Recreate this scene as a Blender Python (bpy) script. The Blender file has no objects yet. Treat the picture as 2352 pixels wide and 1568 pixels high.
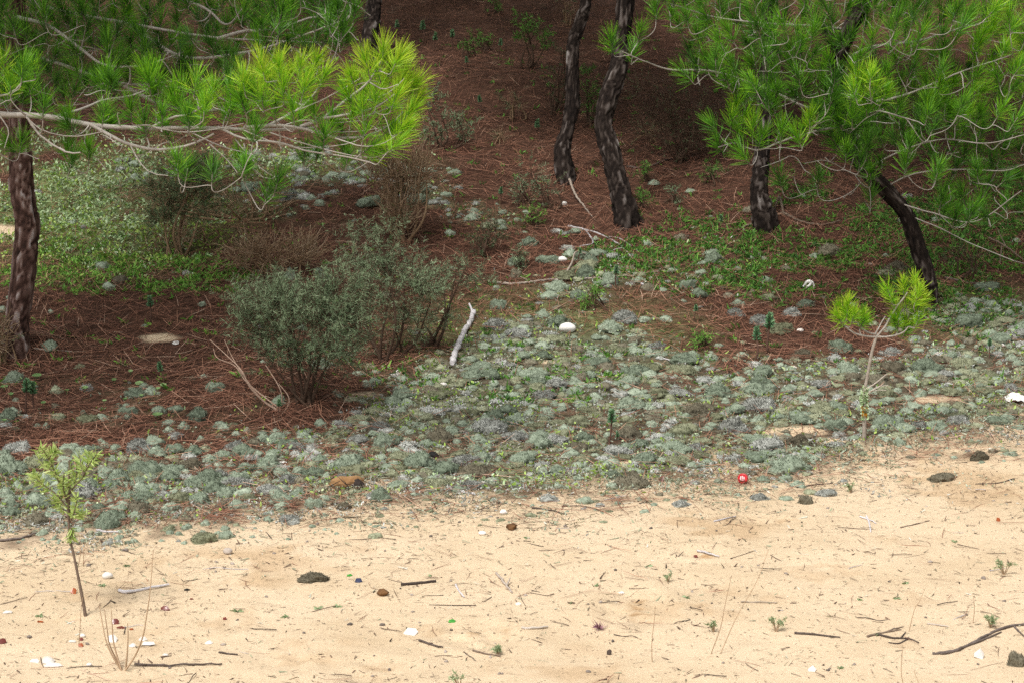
import bpy, math, random
import numpy as np
from mathutils import Vector, noise as mnoise

RNG = random.Random(11)
NP = np.random.default_rng(11)
scene = bpy.context.scene
COL = scene.collection

# ------------------------------------------------------------------ camera
CAM = np.array([0.0, 0.0, 1.6])
PITCH = math.radians(9.5)
FWD = np.array([0.0, math.cos(PITCH), -math.sin(PITCH)])
UPV = np.array([0.0, math.sin(PITCH), math.cos(PITCH)])
RGT = np.array([1.0, 0.0, 0.0])
K = 0.222 / 1176.0          # one photo unit (picture 2352 wide) at distance 1


def ray(u, v):
    return FWD + RGT * ((u - 1176.0) * K) + UPV * ((784.0 - v) * K)


def at(u, v, depth):
    return CAM + ray(u, v) * depth


def project(x, y, z):
    dx, dy, dz = x - CAM[0], y - CAM[1], z - CAM[2]
    d = dy * FWD[1] + dz * FWD[2]
    d = np.maximum(d, 0.05)
    u = 1176.0 + dx / d / K
    v = 784.0 - (dy * UPV[1] + dz * UPV[2]) / d / K
    return u, v, d


cam_data = bpy.data.cameras.new('camera')
cam_data.sensor_width = 22.2
cam_data.lens = 50.0
cam_data.clip_start = 0.05
cam_data.clip_end = 1000.0
cam = bpy.data.objects.new('camera', cam_data)
cam.location = CAM
cam.rotation_euler = (math.radians(90) - PITCH, 0, 0)
COL.objects.link(cam)
scene.camera = cam

# ------------------------------------------------------------------ noise
_T = [np.random.default_rng(100 + i).random((256, 256)) for i in range(8)]


def vnoise(x, y, s=0):
    T = _T[s % 8]
    x = np.asarray(x, float) + 1000.0 + 17.3 * s
    y = np.asarray(y, float) + 1000.0 + 5.7 * s
    xi = np.floor(x).astype(int)
    yi = np.floor(y).astype(int)
    fx = x - xi
    fy = y - yi
    fx = fx * fx * (3 - 2 * fx)
    fy = fy * fy * (3 - 2 * fy)
    a = T[xi & 255, yi & 255]
    b = T[(xi + 1) & 255, yi & 255]
    c = T[xi & 255, (yi + 1) & 255]
    d = T[(xi + 1) & 255, (yi + 1) & 255]
    return (a * (1 - fx) + b * fx) * (1 - fy) + (c * (1 - fx) + d * fx) * fy


def fbm(x, y, s=0, octs=4):
    r = 0.0
    amp = 0.5
    tot = 0.0
    for o in range(octs):
        r = r + amp * vnoise(x * 2 ** o, y * 2 ** o, s + o)
        tot += amp
        amp *= 0.5
    return r / tot


def sstep(a, b, x):
    t = np.clip((x - a) / (b - a), 0, 1)
    return t * t * (3 - 2 * t)


# ------------------------------------------------------------------ terrain
_yy = np.linspace(-60, 260, 6401)
_sl = 0.20 * sstep(6.6, 9.2, _yy) * (1 - sstep(21, 30, _yy))
_zz = np.concatenate([[0], np.cumsum((_sl[1:] + _sl[:-1]) * 0.5 * np.diff(_yy))])
MOUNDS = []        # litter heaped round the trunks: (x, y, radius, height)
DIGS = []          # trampled spots in the sand: (x, y, radius x, radius y, depth)


def height(x, y):
    x = np.asarray(x, float)
    y = np.asarray(y, float)
    b = np.interp(y, _yy, _zz)
    w = sstep(6.4, 8.5, y)
    h = b + (0.10 * w + 0.03) * (fbm(x * 0.9, y * 0.9, 1, 3) - 0.5)
    h = h + 0.030 * w * (fbm(x * 5.0, y * 5.0, 2, 3) - 0.5)
    h = h + (1 - w) * 0.010 * (fbm(x * 7, y * 7, 3, 3) - 0.5)
    h = h + (1 - w) * 0.0045 * (fbm(x * 32, y * 32, 4, 2) - 0.5)
    for (cx, cy, rr, hh) in MOUNDS:
        h = h + hh * np.exp(-((x - cx) ** 2 + (y - cy) ** 2) / rr ** 2)
    for (cx, cy, rx, ry, dp) in DIGS:
        q = ((x - cx) / rx) ** 2 + ((y - cy) / ry) ** 2
        g = np.exp(-q * 1.2)
        h = h + g * (dp * (fbm(x * 30, y * 30, 5, 2) - 0.55) * 2 - dp * 0.3)
        h = h + dp * 0.35 * np.exp(-((np.sqrt(q) - 1.35) * 3.0) ** 2)
    return h


def ground_hit(u, v):
    d = ray(u, v)
    t = np.linspace(3.0, 60.0, 6000)
    p = CAM[None, :] + d[None, :] * t[:, None]
    below = p[:, 2] - height(p[:, 0], p[:, 1]) < 0
    i = int(np.argmax(below)) if below.any() else len(t) - 1
    lo, hi = t[max(i - 1, 0)], t[i]
    for _ in range(12):
        m = 0.5 * (lo + hi)
        q = CAM + d * m
        if q[2] - float(height(q[0], q[1])) < 0:
            hi = m
        else:
            lo = m
    q = CAM + d * hi
    q[2] = float(height(q[0], q[1]))
    return q


def depth_of(p):
    return float(np.dot(np.asarray(p) - CAM, FWD))


for (u, v, rx, ry, dp) in ((1460, 1395, .085, .16, .020), (1110, 1460, .09, .10, .016), (870, 1375, .03, .05, .006),
                           (1890, 1312, .14, .16, .006), (1610, 1268, .06, .06, .018), (540, 1425, .08, .09, .006),
                           (1000, 1440, .07, .09, .007), (535, 1330, .06, .08, .006), (850, 1540, .10, .1, .008),
                           (700, 1510, .12, .1, .007), (2080, 1370, .10, .12, .005), (1770, 1195, .10, .06, .010)):
    q = ground_hit(u, v)
    DIGS.append((q[0], q[1], rx, ry, dp))

for (u, v, rr, hh) in ((38, 806, .15, .05), (1300, 412, .14, .04), (1440, 508, .18, .05), (1757, 518, .17, .045), (2142, 700, .13, .035), (702, 928, .16, .03), (1985, 1012, .07, .018), (199, 1414, .05, .008)):
    q = ground_hit(u, v)
    MOUNDS.append((q[0], q[1], rr, hh))

# ------------------------------------------------------------------ zones of the ground (by what grows or lies there)
_us = [-900, 0, 200, 400, 600, 700, 850, 1000, 1200, 1400, 1500, 1650, 1800, 1900, 2000, 2150, 2352, 3300]
_vs = [1240, 1192, 1195, 1172, 1152, 1140, 1128, 1118, 1108, 1098, 1088, 1072, 1070, 1050, 1015, 998, 975, 900]
_ul = [-900, 0, 200, 400, 600, 700, 800, 900, 1000, 1100, 1250, 1400, 1500, 1650, 1800, 2000, 2200, 2352, 3300]
_vl = [1045, 1045, 1025, 1005, 1000, 970, 925, 880, 820, 745, 735, 750, 790, 828, 830, 815, 780, 745, 700]


def ell(u, v, cu, cv, ru, rv):
    return np.clip(1.4 - np.sqrt(((u - cu) / ru) ** 2 + ((v - cv) / rv) ** 2), 0, 1)


def zones(x, y, z=None):
    if z is None:
        z = height(x, y)
    u, v, d = project(x, y, z)
    u = np.clip(u, -900, 3300)
    v = np.clip(v, -300, 2000)
    n1 = fbm(x * 4, y * 4, 2, 4) - 0.5
    n2 = fbm(x * 11, y * 11, 3, 3) - 0.5
    vs = np.interp(u, _us, _vs)
    vl = np.interp(u, _ul, _vl)
    sand = sstep(-34, 46, v - vs + 130 * n1 + 90 * n2)
    for e in ((372, 776, 50, 10), (2120, 917, 95, 12), (1830, 990, 90, 13), (1265, 832, 26, 5), (5, 532, 40, 16),
              (880, 1110, 95, 12), (1000, 1070, 30, 6), (840, 905, 40, 6), (1930, 1010, 60, 10), (1450, 1062, 50, 6)):
        sand = np.maximum(sand, sstep(0.2, 0.8, ell(u, v, *e) + n2 * 0.9))
    lich = (1 - .18 * (1 - sstep(420, 820, u))) * sstep(-30, 45, v - vl + 110 * n1 + 50 * n2) * (1 - sstep(-5, 45, v - vs + 50 * n1))
    patch = np.maximum.reduce([ell(u, v, 880, 470, 260, 45) * .8, ell(u, v, 1330, 650, 170, 70) * .55,
                               ell(u, v, 600, 400, 330, 45) * .7, ell(u, v, 1160, 540, 90, 40) * .3,
                               ell(u, v, 2250, 740, 180, 60) * .8, ell(u, v, 1640, 640, 200, 90) * .22,
                               ell(u, v, 300, 930, 330, 60) * .22])
    lich = np.maximum(lich, patch * sstep(-0.12, 0.1, n1 + n2 * .6))
    lich = lich * (.72 + .28 * sstep(-.16, .04, fbm(x * 2.6, y * 2.6, 6, 3) - .5 + n2 * .5)) * 1.0
    moss = np.maximum.reduce([ell(u, v, 190, 480, 330, 140) * 1.0 * sstep(-.25, .0, n1 + 0.02),
                              lich * sstep(-.08, .14, n2 + n1 * .5) * .75,
                              ell(u, v, 700, 380, 260, 40) * .5, ell(u, v, 1250, 760, 330, 90) * .6,
                              ell(u, v, 1250, 1090, 480, 40) * .8,
                              ell(u, v, 2250, 720, 160, 70) * .5])
    herb = np.maximum.reduce([ell(u, v, 330, 632, 290, 44), ell(u, v, 150, 580, 170, 45) * .3,
                              ell(u, v, 1850, 610, 340, 75) * .95, ell(u, v, 1450, 590, 190, 50) * .6,
                              ell(u, v, 2200, 560, 260, 170) * .85, ell(u, v, 1750, 540, 330, 50) * .6,
                              ell(u, v, 1900, 440, 120, 60) * .5, ell(u, v, 1150, 850, 300, 80) * .22])
    herb = np.maximum(herb * sstep(-.10, .05, n1 + n2 * .6), .03 * (v < 900))
    # bare floor inside the shrubs and at trunks stays litter
    return dict(u=u, v=v, d=d, sand=sand, lich=lich * (1 - sand * .8), moss=moss * (1 - sand * .9), herb=herb * (1 - sand), n1=n1, n2=n2, vs=vs, vl=vl)


# ------------------------------------------------------------------ mesh helpers
class Geo:
    def __init__(s):
        s.V, s.F4, s.F3, s.C, s.n = [], [], [], [], 0

    def add(s, V, F, c=0.5, c2=0.5):
        V = np.asarray(V, float).reshape(-1, 3)
        F = np.asarray(F, int)
        if len(V) == 0:
            return s
        if F.shape[1] == 4:
            s.F4.append(F + s.n)
        else:
            s.F3.append(F + s.n)
        C = np.empty((len(V), 2))
        C[:, 0] = c
        C[:, 1] = c2
        s.V.append(V)
        s.C.append(C)
        s.n += len(V)
        return s

    def mesh(s, name, origin=(0, 0, 0), smooth=True):
        me = bpy.data.meshes.new(name)
        V = np.concatenate(s.V) - np.asarray(origin, float)
        nf4 = sum(len(f) for f in s.F4)
        nf3 = sum(len(f) for f in s.F3)
        idx, tot = [], []
        if nf4:
            f = np.concatenate(s.F4)
            idx.append(f.ravel())
            tot.append(np.full(nf4, 4))
        if nf3:
            f = np.concatenate(s.F3)
            idx.append(f.ravel())
            tot.append(np.full(nf3, 3))
        idx = np.concatenate(idx).astype(np.int32)
        tot = np.concatenate(tot).astype(np.int32)
        st = np.concatenate([[0], np.cumsum(tot)[:-1]]).astype(np.int32)
        me.vertices.add(len(V))
        me.vertices.foreach_set('co', V.astype(np.float32).ravel())
        me.loops.add(len(idx))
        me.loops.foreach_set('vertex_index', idx)
        me.polygons.add(len(tot))
        me.polygons.foreach_set('loop_start', st)
        me.polygons.foreach_set('loop_total', tot)
        me.polygons.foreach_set('use_smooth', np.full(len(tot), smooth))
        C = np.concatenate(s.C)
        at_ = me.attributes.new('col', 'FLOAT_COLOR', 'POINT')
        rgba = np.ones((len(V), 4), np.float32)
        rgba[:, 0] = C[:, 0]
        rgba[:, 1] = C[:, 1]
        rgba[:, 2] = 0
        at_.data.foreach_set('color', rgba.ravel())
        me.update(calc_edges=True)
        return me


def obj(name, geo, mat, parent=None, origin=None, smooth=True, loc=None):
    """one mesh object; under a parent its vertices are kept relative to the thing's base"""
    if origin is None:
        origin = THING_LOC.get(parent.name, (0, 0, 0)) if parent is not None else (0, 0, 0)
    me = geo.mesh(name, origin, smooth) if isinstance(geo, Geo) else geo
    o = bpy.data.objects.new(name, me)
    if mat is not None and isinstance(geo, Geo):
        me.materials.append(mat)
    COL.objects.link(o)
    if parent is not None:
        o.parent = parent
        THING_LOC[o.name] = origin
    else:
        o.location = origin if loc is None else loc
        THING_LOC[o.name] = origin
    return o


THING_LOC = {}


def thing(name, label, cat, loc, group=None):
    o = bpy.data.objects.new(name, None)
    o.empty_display_size = 0.1
    COL.objects.link(o)
    o.location = tuple(float(c) for c in loc)
    THING_LOC[o.name] = tuple(float(c) for c in loc)
    tag(o, label, cat, group)
    return o


def tag(o, label=None, cat=None, group=None, kind=None):
    if label:
        o['label'] = label
    if cat:
        o['category'] = cat
    if group:
        o['group'] = group
    if kind:
        o['kind'] = kind
    return o


def nrm(a):
    a = np.asarray(a, float)
    return a / np.maximum(np.linalg.norm(a, axis=-1, keepdims=True), 1e-9)


def strips(P, D, L, W, bend=None, segs=2, prof=None, side=None):
    P = np.asarray(P, float)
    n = len(P)
    D = nrm(D)
    L = np.broadcast_to(np.asarray(L, float), (n,))
    W = np.broadcast_to(np.asarray(W, float), (n,))
    t = np.linspace(0, 1, segs + 1)
    if prof is None:
        prof = {1: [1, .4], 2: [.8, 1, .2], 3: [.5, 1, .8, .1]}[segs]
    prof = np.asarray(prof)
    c = P[:, None, :] + D[:, None, :] * (L[:, None] * t[None, :])[:, :, None]
    if bend is not None:
        c = c + np.asarray(bend)[:, None, :] * (t ** 2)[None, :, None]
    if side is None:
        side = NP.normal(size=(n, 3))
    S = nrm(np.cross(D, side))
    off = S[:, None, :] * (W[:, None] * prof[None, :] * .5)[:, :, None]
    V = np.stack([c - off, c + off], axis=2).reshape(-1, 3)
    base = (np.arange(n) * (segs + 1) * 2)[:, None]
    k = np.arange(segs)[None, :] * 2
    a = base + k
    F = np.stack([a, a + 1, a + 3, a + 2], axis=-1).reshape(-1, 4)
    rep = (segs + 1) * 2
    return V, F, rep


def catmull(pts, n):
    pts = np.asarray(pts, float)
    if len(pts) == 2:
        t = np.linspace(0, 1, n)[:, None]
        return pts[0] * (1 - t) + pts[1] * t
    p = np.vstack([2 * pts[0] - pts[1], pts, 2 * pts[-1] - pts[-2]])
    m = len(pts) - 1
    out = []
    for s in np.linspace(0, m, n):
        i = min(int(s), m - 1)
        t = s - i
        a, b, c, d = p[i], p[i + 1], p[i + 2], p[i + 3]
        out.append(0.5 * (2 * b + (c - a) * t + (2 * a - 5 * b + 4 * c - d) * t * t + (3 * b - a - 3 * c + d) * t ** 3))
    return np.array(out)


def frames(pts):
    T = nrm(np.gradient(pts, axis=0))
    a = np.array([0.0, 0, 1]) if abs(T[0][2]) < .8 else np.array([1.0, 0, 0])
    X = nrm(np.cross(T[0], a))
    Xs = [X]
    for i in range(1, len(pts)):
        X = Xs[-1] - T[i] * np.dot(Xs[-1], T[i])
        Xs.append(nrm(X))
    Xs = np.array(Xs)
    return T, Xs, np.cross(T, Xs)


def tube(pts, rad, ns=6, disp=None):
    pts = np.asarray(pts, float)
    n = len(pts)
    rad = np.broadcast_to(np.asarray(rad, float), (n,))
    T, X, Y = frames(pts)
    th = np.arange(ns) * 2 * math.pi / ns
    r = rad[:, None] * np.ones(ns)[None, :]
    if disp is not None:
        r = r + disp
    V = pts[:, None, :] + (X[:, None, :] * np.cos(th)[None, :, None] + Y[:, None, :] * np.sin(th)[None, :, None]) * r[:, :, None]
    i = np.arange(n - 1)[:, None] * ns
    j = np.arange(ns)[None, :]
    j2 = (j + 1) % ns
    F = np.stack([i + j, i + j2, i + ns + j2, i + ns + j], axis=-1).reshape(-1, 4)
    V = V.reshape(-1, 3)
    return V, F


def tube_caps(geo, pts, rad, ns=6, c=.5, c2=.5, disp=None):
    V, F = tube(pts, rad, ns, disp)
    base = geo.n
    geo.add(V, F, c, c2)
    for ring, p in ((0, pts[0]), (len(pts) - 1, pts[-1])):
        idx = ring * ns + np.arange(ns)
        cap = np.vstack([V[idx], p])
        k = np.arange(ns)
        F3 = np.stack([k, (k + 1) % ns, np.full(ns, ns)], axis=-1)
        geo.add(cap, F3, c if np.isscalar(c) else .5, c2)


# ------------------------------------------------------------------ materials
def mat(name, stops, a=1.0, noise=0.0, nscale=20.0, orand=0.0, g=0.0, rough=.8, bump=0.0, bscale=60.0, trans=0.0, spec=.25, ndetail=4.0, stretch=None, tint=None):
    m = bpy.data.materials.new(name)
    m.use_nodes = True
    nt = m.node_tree
    nd, lk = nt.nodes, nt.links
    bs = nd['Principled BSDF']
    out = nd['Material Output']
    bs.inputs['Roughness'].default_value = rough
    bs.inputs['Specular IOR Level'].default_value = spec
    A = nd.new('ShaderNodeAttribute')
    A.attribute_name = 'col'
    sp = nd.new('ShaderNodeSeparateColor')
    lk.new(A.outputs['Color'], sp.inputs['Color'])
    tc = nd.new('ShaderNodeTexCoord')
    mp = nd.new('ShaderNodeMapping')
    if stretch:
        mp.inputs['Scale'].default_value = stretch
    lk.new(tc.outputs['Object'], mp.inputs['Vector'])

    def M(op, x, y):
        n_ = nd.new('ShaderNodeMath')
        n_.operation = op
        for i_, q in enumerate((x, y)):
            if isinstance(q, (int, float)):
                n_.inputs[i_].default_value = q
            else:
                lk.new(q, n_.inputs[i_])
        return n_.outputs[0]
    f = M('MULTIPLY', sp.outputs[0], a)
    if g:
        f = M('ADD', f, M('MULTIPLY', M('SUBTRACT', sp.outputs[1], .5), g))
    if noise:
        nz = nd.new('ShaderNodeTexNoise')
        nz.inputs['Scale'].default_value = nscale
        nz.inputs['Detail'].default_value = ndetail
        nz.inputs['Roughness'].default_value = .65
        lk.new(mp.outputs[0], nz.inputs['Vector'])
        f = M('ADD', f, M('MULTIPLY', M('SUBTRACT', nz.outputs['Fac'], .5), noise * 2))
    if orand:
        oi = nd.new('ShaderNodeObjectInfo')
        f = M('ADD', f, M('MULTIPLY', M('SUBTRACT', oi.outputs['Random'], .5), orand))
    cr = nd.new('ShaderNodeValToRGB')
    el = cr.color_ramp.elements
    el[0].position = stops[0][0]
    el[0].color = (*stops[0][1], 1)
    el[1].position = stops[-1][0]
    el[1].color = (*stops[-1][1], 1)
    for p_, c_ in stops[1:-1]:
        e = el.new(p_)
        e.color = (*c_, 1)
    lk.new(f, cr.inputs['Fac'])
    col = cr.outputs['Color']
    lk.new(col, bs.inputs['Base Color'])
    if bump:
        bn = nd.new('ShaderNodeTexNoise')
        bn.inputs['Scale'].default_value = bscale
        bn.inputs['Detail'].default_value = 5
        lk.new(mp.outputs[0], bn.inputs['Vector'])
        bu = nd.new('ShaderNodeBump')
        bu.inputs['Strength'].default_value = bump
        bu.inputs['Distance'].default_value = .004
        lk.new(bn.outputs['Fac'], bu.inputs['Height'])
        lk.new(bu.outputs[0], bs.inputs['Normal'])
    if trans:
        tr = nd.new('ShaderNodeBsdfTranslucent')
        lk.new(col, tr.inputs['Color'])
        mx = nd.new('ShaderNodeMixShader')
        mx.inputs[0].default_value = trans
        lk.new(bs.outputs[0], mx.inputs[1])
        lk.new(tr.outputs[0], mx.inputs[2])
        lk.new(mx.outputs[0], out.inputs['Surface'])
    return m


M_NEEDLE = mat('pine_needle', [(0, (.025, .075, .012)), (.3, (.060, .185, .016)), (.6, (.140, .380, .014)), (.85, (.285, .535, .014)), (1, (.46, .59, .04))], g=.28, rough=.45, trans=.35, spec=.35)
M_JUV = mat('juvenile_needle', [(0, (.16, .27, .04)), (.5, (.36, .48, .14)), (1, (.60, .66, .30))], rough=.6, trans=.3)
M_TWIG = mat('pine_twig', [(0, (.11, .08, .06)), (.5, (.30, .27, .24)), (1, (.48, .45, .42))], noise=.35, nscale=40, rough=.85)
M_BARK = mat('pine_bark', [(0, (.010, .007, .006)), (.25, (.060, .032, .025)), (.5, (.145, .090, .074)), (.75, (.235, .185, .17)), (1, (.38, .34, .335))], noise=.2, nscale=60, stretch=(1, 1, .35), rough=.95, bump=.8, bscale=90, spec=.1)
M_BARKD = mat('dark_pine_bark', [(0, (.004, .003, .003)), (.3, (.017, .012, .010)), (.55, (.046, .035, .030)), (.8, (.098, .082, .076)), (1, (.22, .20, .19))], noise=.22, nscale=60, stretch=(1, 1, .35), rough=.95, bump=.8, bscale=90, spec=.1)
M_LITTER = mat('dead_needle', [(0, (.055, .023, .015)), (.45, (.205, .088, .055)), (.8, (.38, .195, .125)), (1, (.50, .34, .25))], rough=.75, spec=.25)
M_LICH = [mat('lichen_grey_green', [(0, (.045, .055, .037)), (.3, (.135, .165, .118)), (.6, (.225, .265, .198)), (1, (.42, .48, .375))], orand=.4, g=.4, rough=.95, spec=.05),
          mat('lichen_pale_grey', [(0, (.055, .055, .048)), (.3, (.165, .168, .150)), (.6, (.285, .292, .265)), (1, (.58, .59, .55))], orand=.35, g=.4, rough=.95, spec=.05),
          mat('lichen_brownish', [(0, (.032, .026, .018)), (.3, (.095, .083, .058)), (.6, (.155, .14, .100)), (1, (.27, .25, .185))], orand=.35, g=.4, rough=.95, spec=.05),
          mat('lichen_olive', [(0, (.045, .045, .026)), (.3, (.138, .143, .088)), (.6, (.215, .225, .145)), (1, (.38, .40, .28))], orand=.35, g=.4, rough=.95, spec=.05)]
M_MOSS = mat('moss_leaf', [(0, (.10, .16, .02)), (.5, (.28, .42, .07)), (.8, (.46, .60, .18)), (1, (.68, .76, .48))], rough=.8, trans=.2)
M_FOLIOSE = mat('leafy_lichen', [(0, (.14, .21, .09)), (.5, (.34, .46, .235)), (1, (.60, .68, .48))], rough=.85, trans=.1)
M_HERB = mat('herb_leaf', [(0, (.035, .10, .02)), (.5, (.11, .27, .04)), (1, (.26, .50, .08))], rough=.6, trans=.25)
M_PENNY = mat('pennywort_leaf', [(0, (.10, .20, .06)), (1, (.32, .47, .20))], rough=.6, trans=.2)
M_SHRUB = mat('shrub_leaf', [(0, (.045, .070, .035)), (.5, (.160, .225, .120)), (1, (.37, .44, .28))], g=.3, rough=.75, trans=.15)
M_SHRUBD = mat('dark_shrub_leaf', [(0, (.025, .040, .020)), (.5, (.080, .120, .055)), (1, (.18, .24, .12))], g=.3, rough=.8, trans=.1)
M_DEADTW = mat('dead_shrub_twig', [(0, (.08, .050, .028)), (.5, (.24, .16, .097)), (1, (.44, .34, .24))], rough=.95, spec=.1)
M_STEM = mat('shrub_stem', [(0, (.03, .018, .012)), (1, (.13, .085, .06))], noise=.3, nscale=30, rough=.95, spec=.1)
M_SPURGE = mat('spurge_leaf', [(0, (.06, .14, .065)), (.6, (.14, .28, .14)), (1, (.28, .43, .22))], rough=.6, trans=.15)
M_SPSTEM = mat('spurge_stem', [(0, (.05, .026, .018)), (1, (.16, .085, .06))], noise=.3, rough=.9)
M_GREYWOOD = mat('weathered_wood', [(0, (.24, .22, .22)), (.5, (.52, .49, .50)), (1, (.74, .71, .71))], noise=.35, nscale=30, stretch=(1, 1, 4), rough=.85, bump=.5, bscale=80)
M_BROWNWOOD = mat('brown_stick', [(0, (.05, .032, .024)), (.5, (.16, .115, .085)), (1, (.34, .28, .22))], noise=.35, nscale=40, rough=.9, bump=.4)
M_DARKWOOD = mat('dark_stick', [(0, (.02, .014, .012)), (.6, (.08, .06, .05)), (1, (.22, .18, .16))], noise=.35, nscale=50, rough=.9, bump=.4)
M_PALEWOOD = mat('pale_stick', [(0, (.20, .15, .115)), (.5, (.38, .32, .27)), (1, (.58, .53, .47))], noise=.3, nscale=50, rough=.85)
M_WHITE = mat('white_shell', [(0, (.42, .37, .31)), (.45, (.62, .585, .54)), (1, (.76, .74, .71))], noise=.45, nscale=55, rough=.6)
M_BONE = mat('bleached_bone', [(0, (.55, .52, .47)), (1, (.82, .80, .77))], noise=.25, nscale=60, rough=.65, bump=.2)
M_RED = mat('red_brown_shard', [(0, (.07, .012, .009)), (1, (.19, .04, .026))], noise=.3, nscale=80, rough=.25, spec=.5)
M_AMBER = mat('amber_shard', [(0, (.20, .045, .010)), (1, (.36, .085, .02))], noise=.3, nscale=80, rough=.35, spec=.5)
M_GREEN = mat('green_shard', [(0, (.02, .14, .02)), (1, (.08, .36, .05))], noise=.3, nscale=90, rough=.3, spec=.5)
M_NAVY = mat('navy_scrap', [(0, (.012, .014, .035)), (1, (.04, .05, .10))], noise=.3, nscale=90, rough=.5)
M_CHAR = mat('charcoal', [(0, (.003, .003, .003)), (1, (.018, .016, .015))], noise=.3, nscale=60, rough=.8)
M_PEB = mat('pebble_stone', [(0, (.06, .05, .045)), (.5, (.20, .165, .14)), (1, (.42, .36, .31))], orand=.9, noise=.2, nscale=80, rough=.9)
M_CLOD = mat('sand_clod', [(0, (.30, .19, .10)), (1, (.50, .36, .21))], noise=.4, nscale=60, rough=1.0, bump=.5)
M_DEBRIS = mat('fine_debris', [(0, (.03, .022, .018)), (.5, (.16, .105, .075)), (.75, (.22, .20, .14)), (.9, (.28, .31, .20)), (1, (.60, .56, .50))], rough=.95, spec=.05)
M_REDPL = mat('red_plastic', [(0, (.48, .012, .020)), (1, (.62, .03, .035))], noise=.2, nscale=60, rough=.4, spec=.5)
M_WHITEPR = mat('white_print', [(0, (.8, .72, .72)), (1, (.86, .8, .8))], rough=.5)
M_STUMP = mat('rotten_wood', [(0, (.05, .022, .010)), (.5, (.20, .105, .045)), (1, (.40, .25, .12))], noise=.5, nscale=25, stretch=(1, 1, .3), rough=1.0, bump=.8, bscale=50)
M_PURPLE = mat('purple_rosette', [(0, (.13, .05, .07)), (1, (.34, .19, .22))], rough=.8)
M_SEEDL = mat('feathery_leaf', [(0, (.16, .22, .10)), (1, (.38, .46, .27))], rough=.7, trans=.2)
M_STRAW = mat('dry_straw', [(0, (.22, .13, .075)), (1, (.46, .34, .22))], rough=.9)
M_PEELED = mat('bare_shoot', [(0, (.22, .12, .08)), (1, (.47, .34, .26))], noise=.3, nscale=30, rough=.8)


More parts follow.
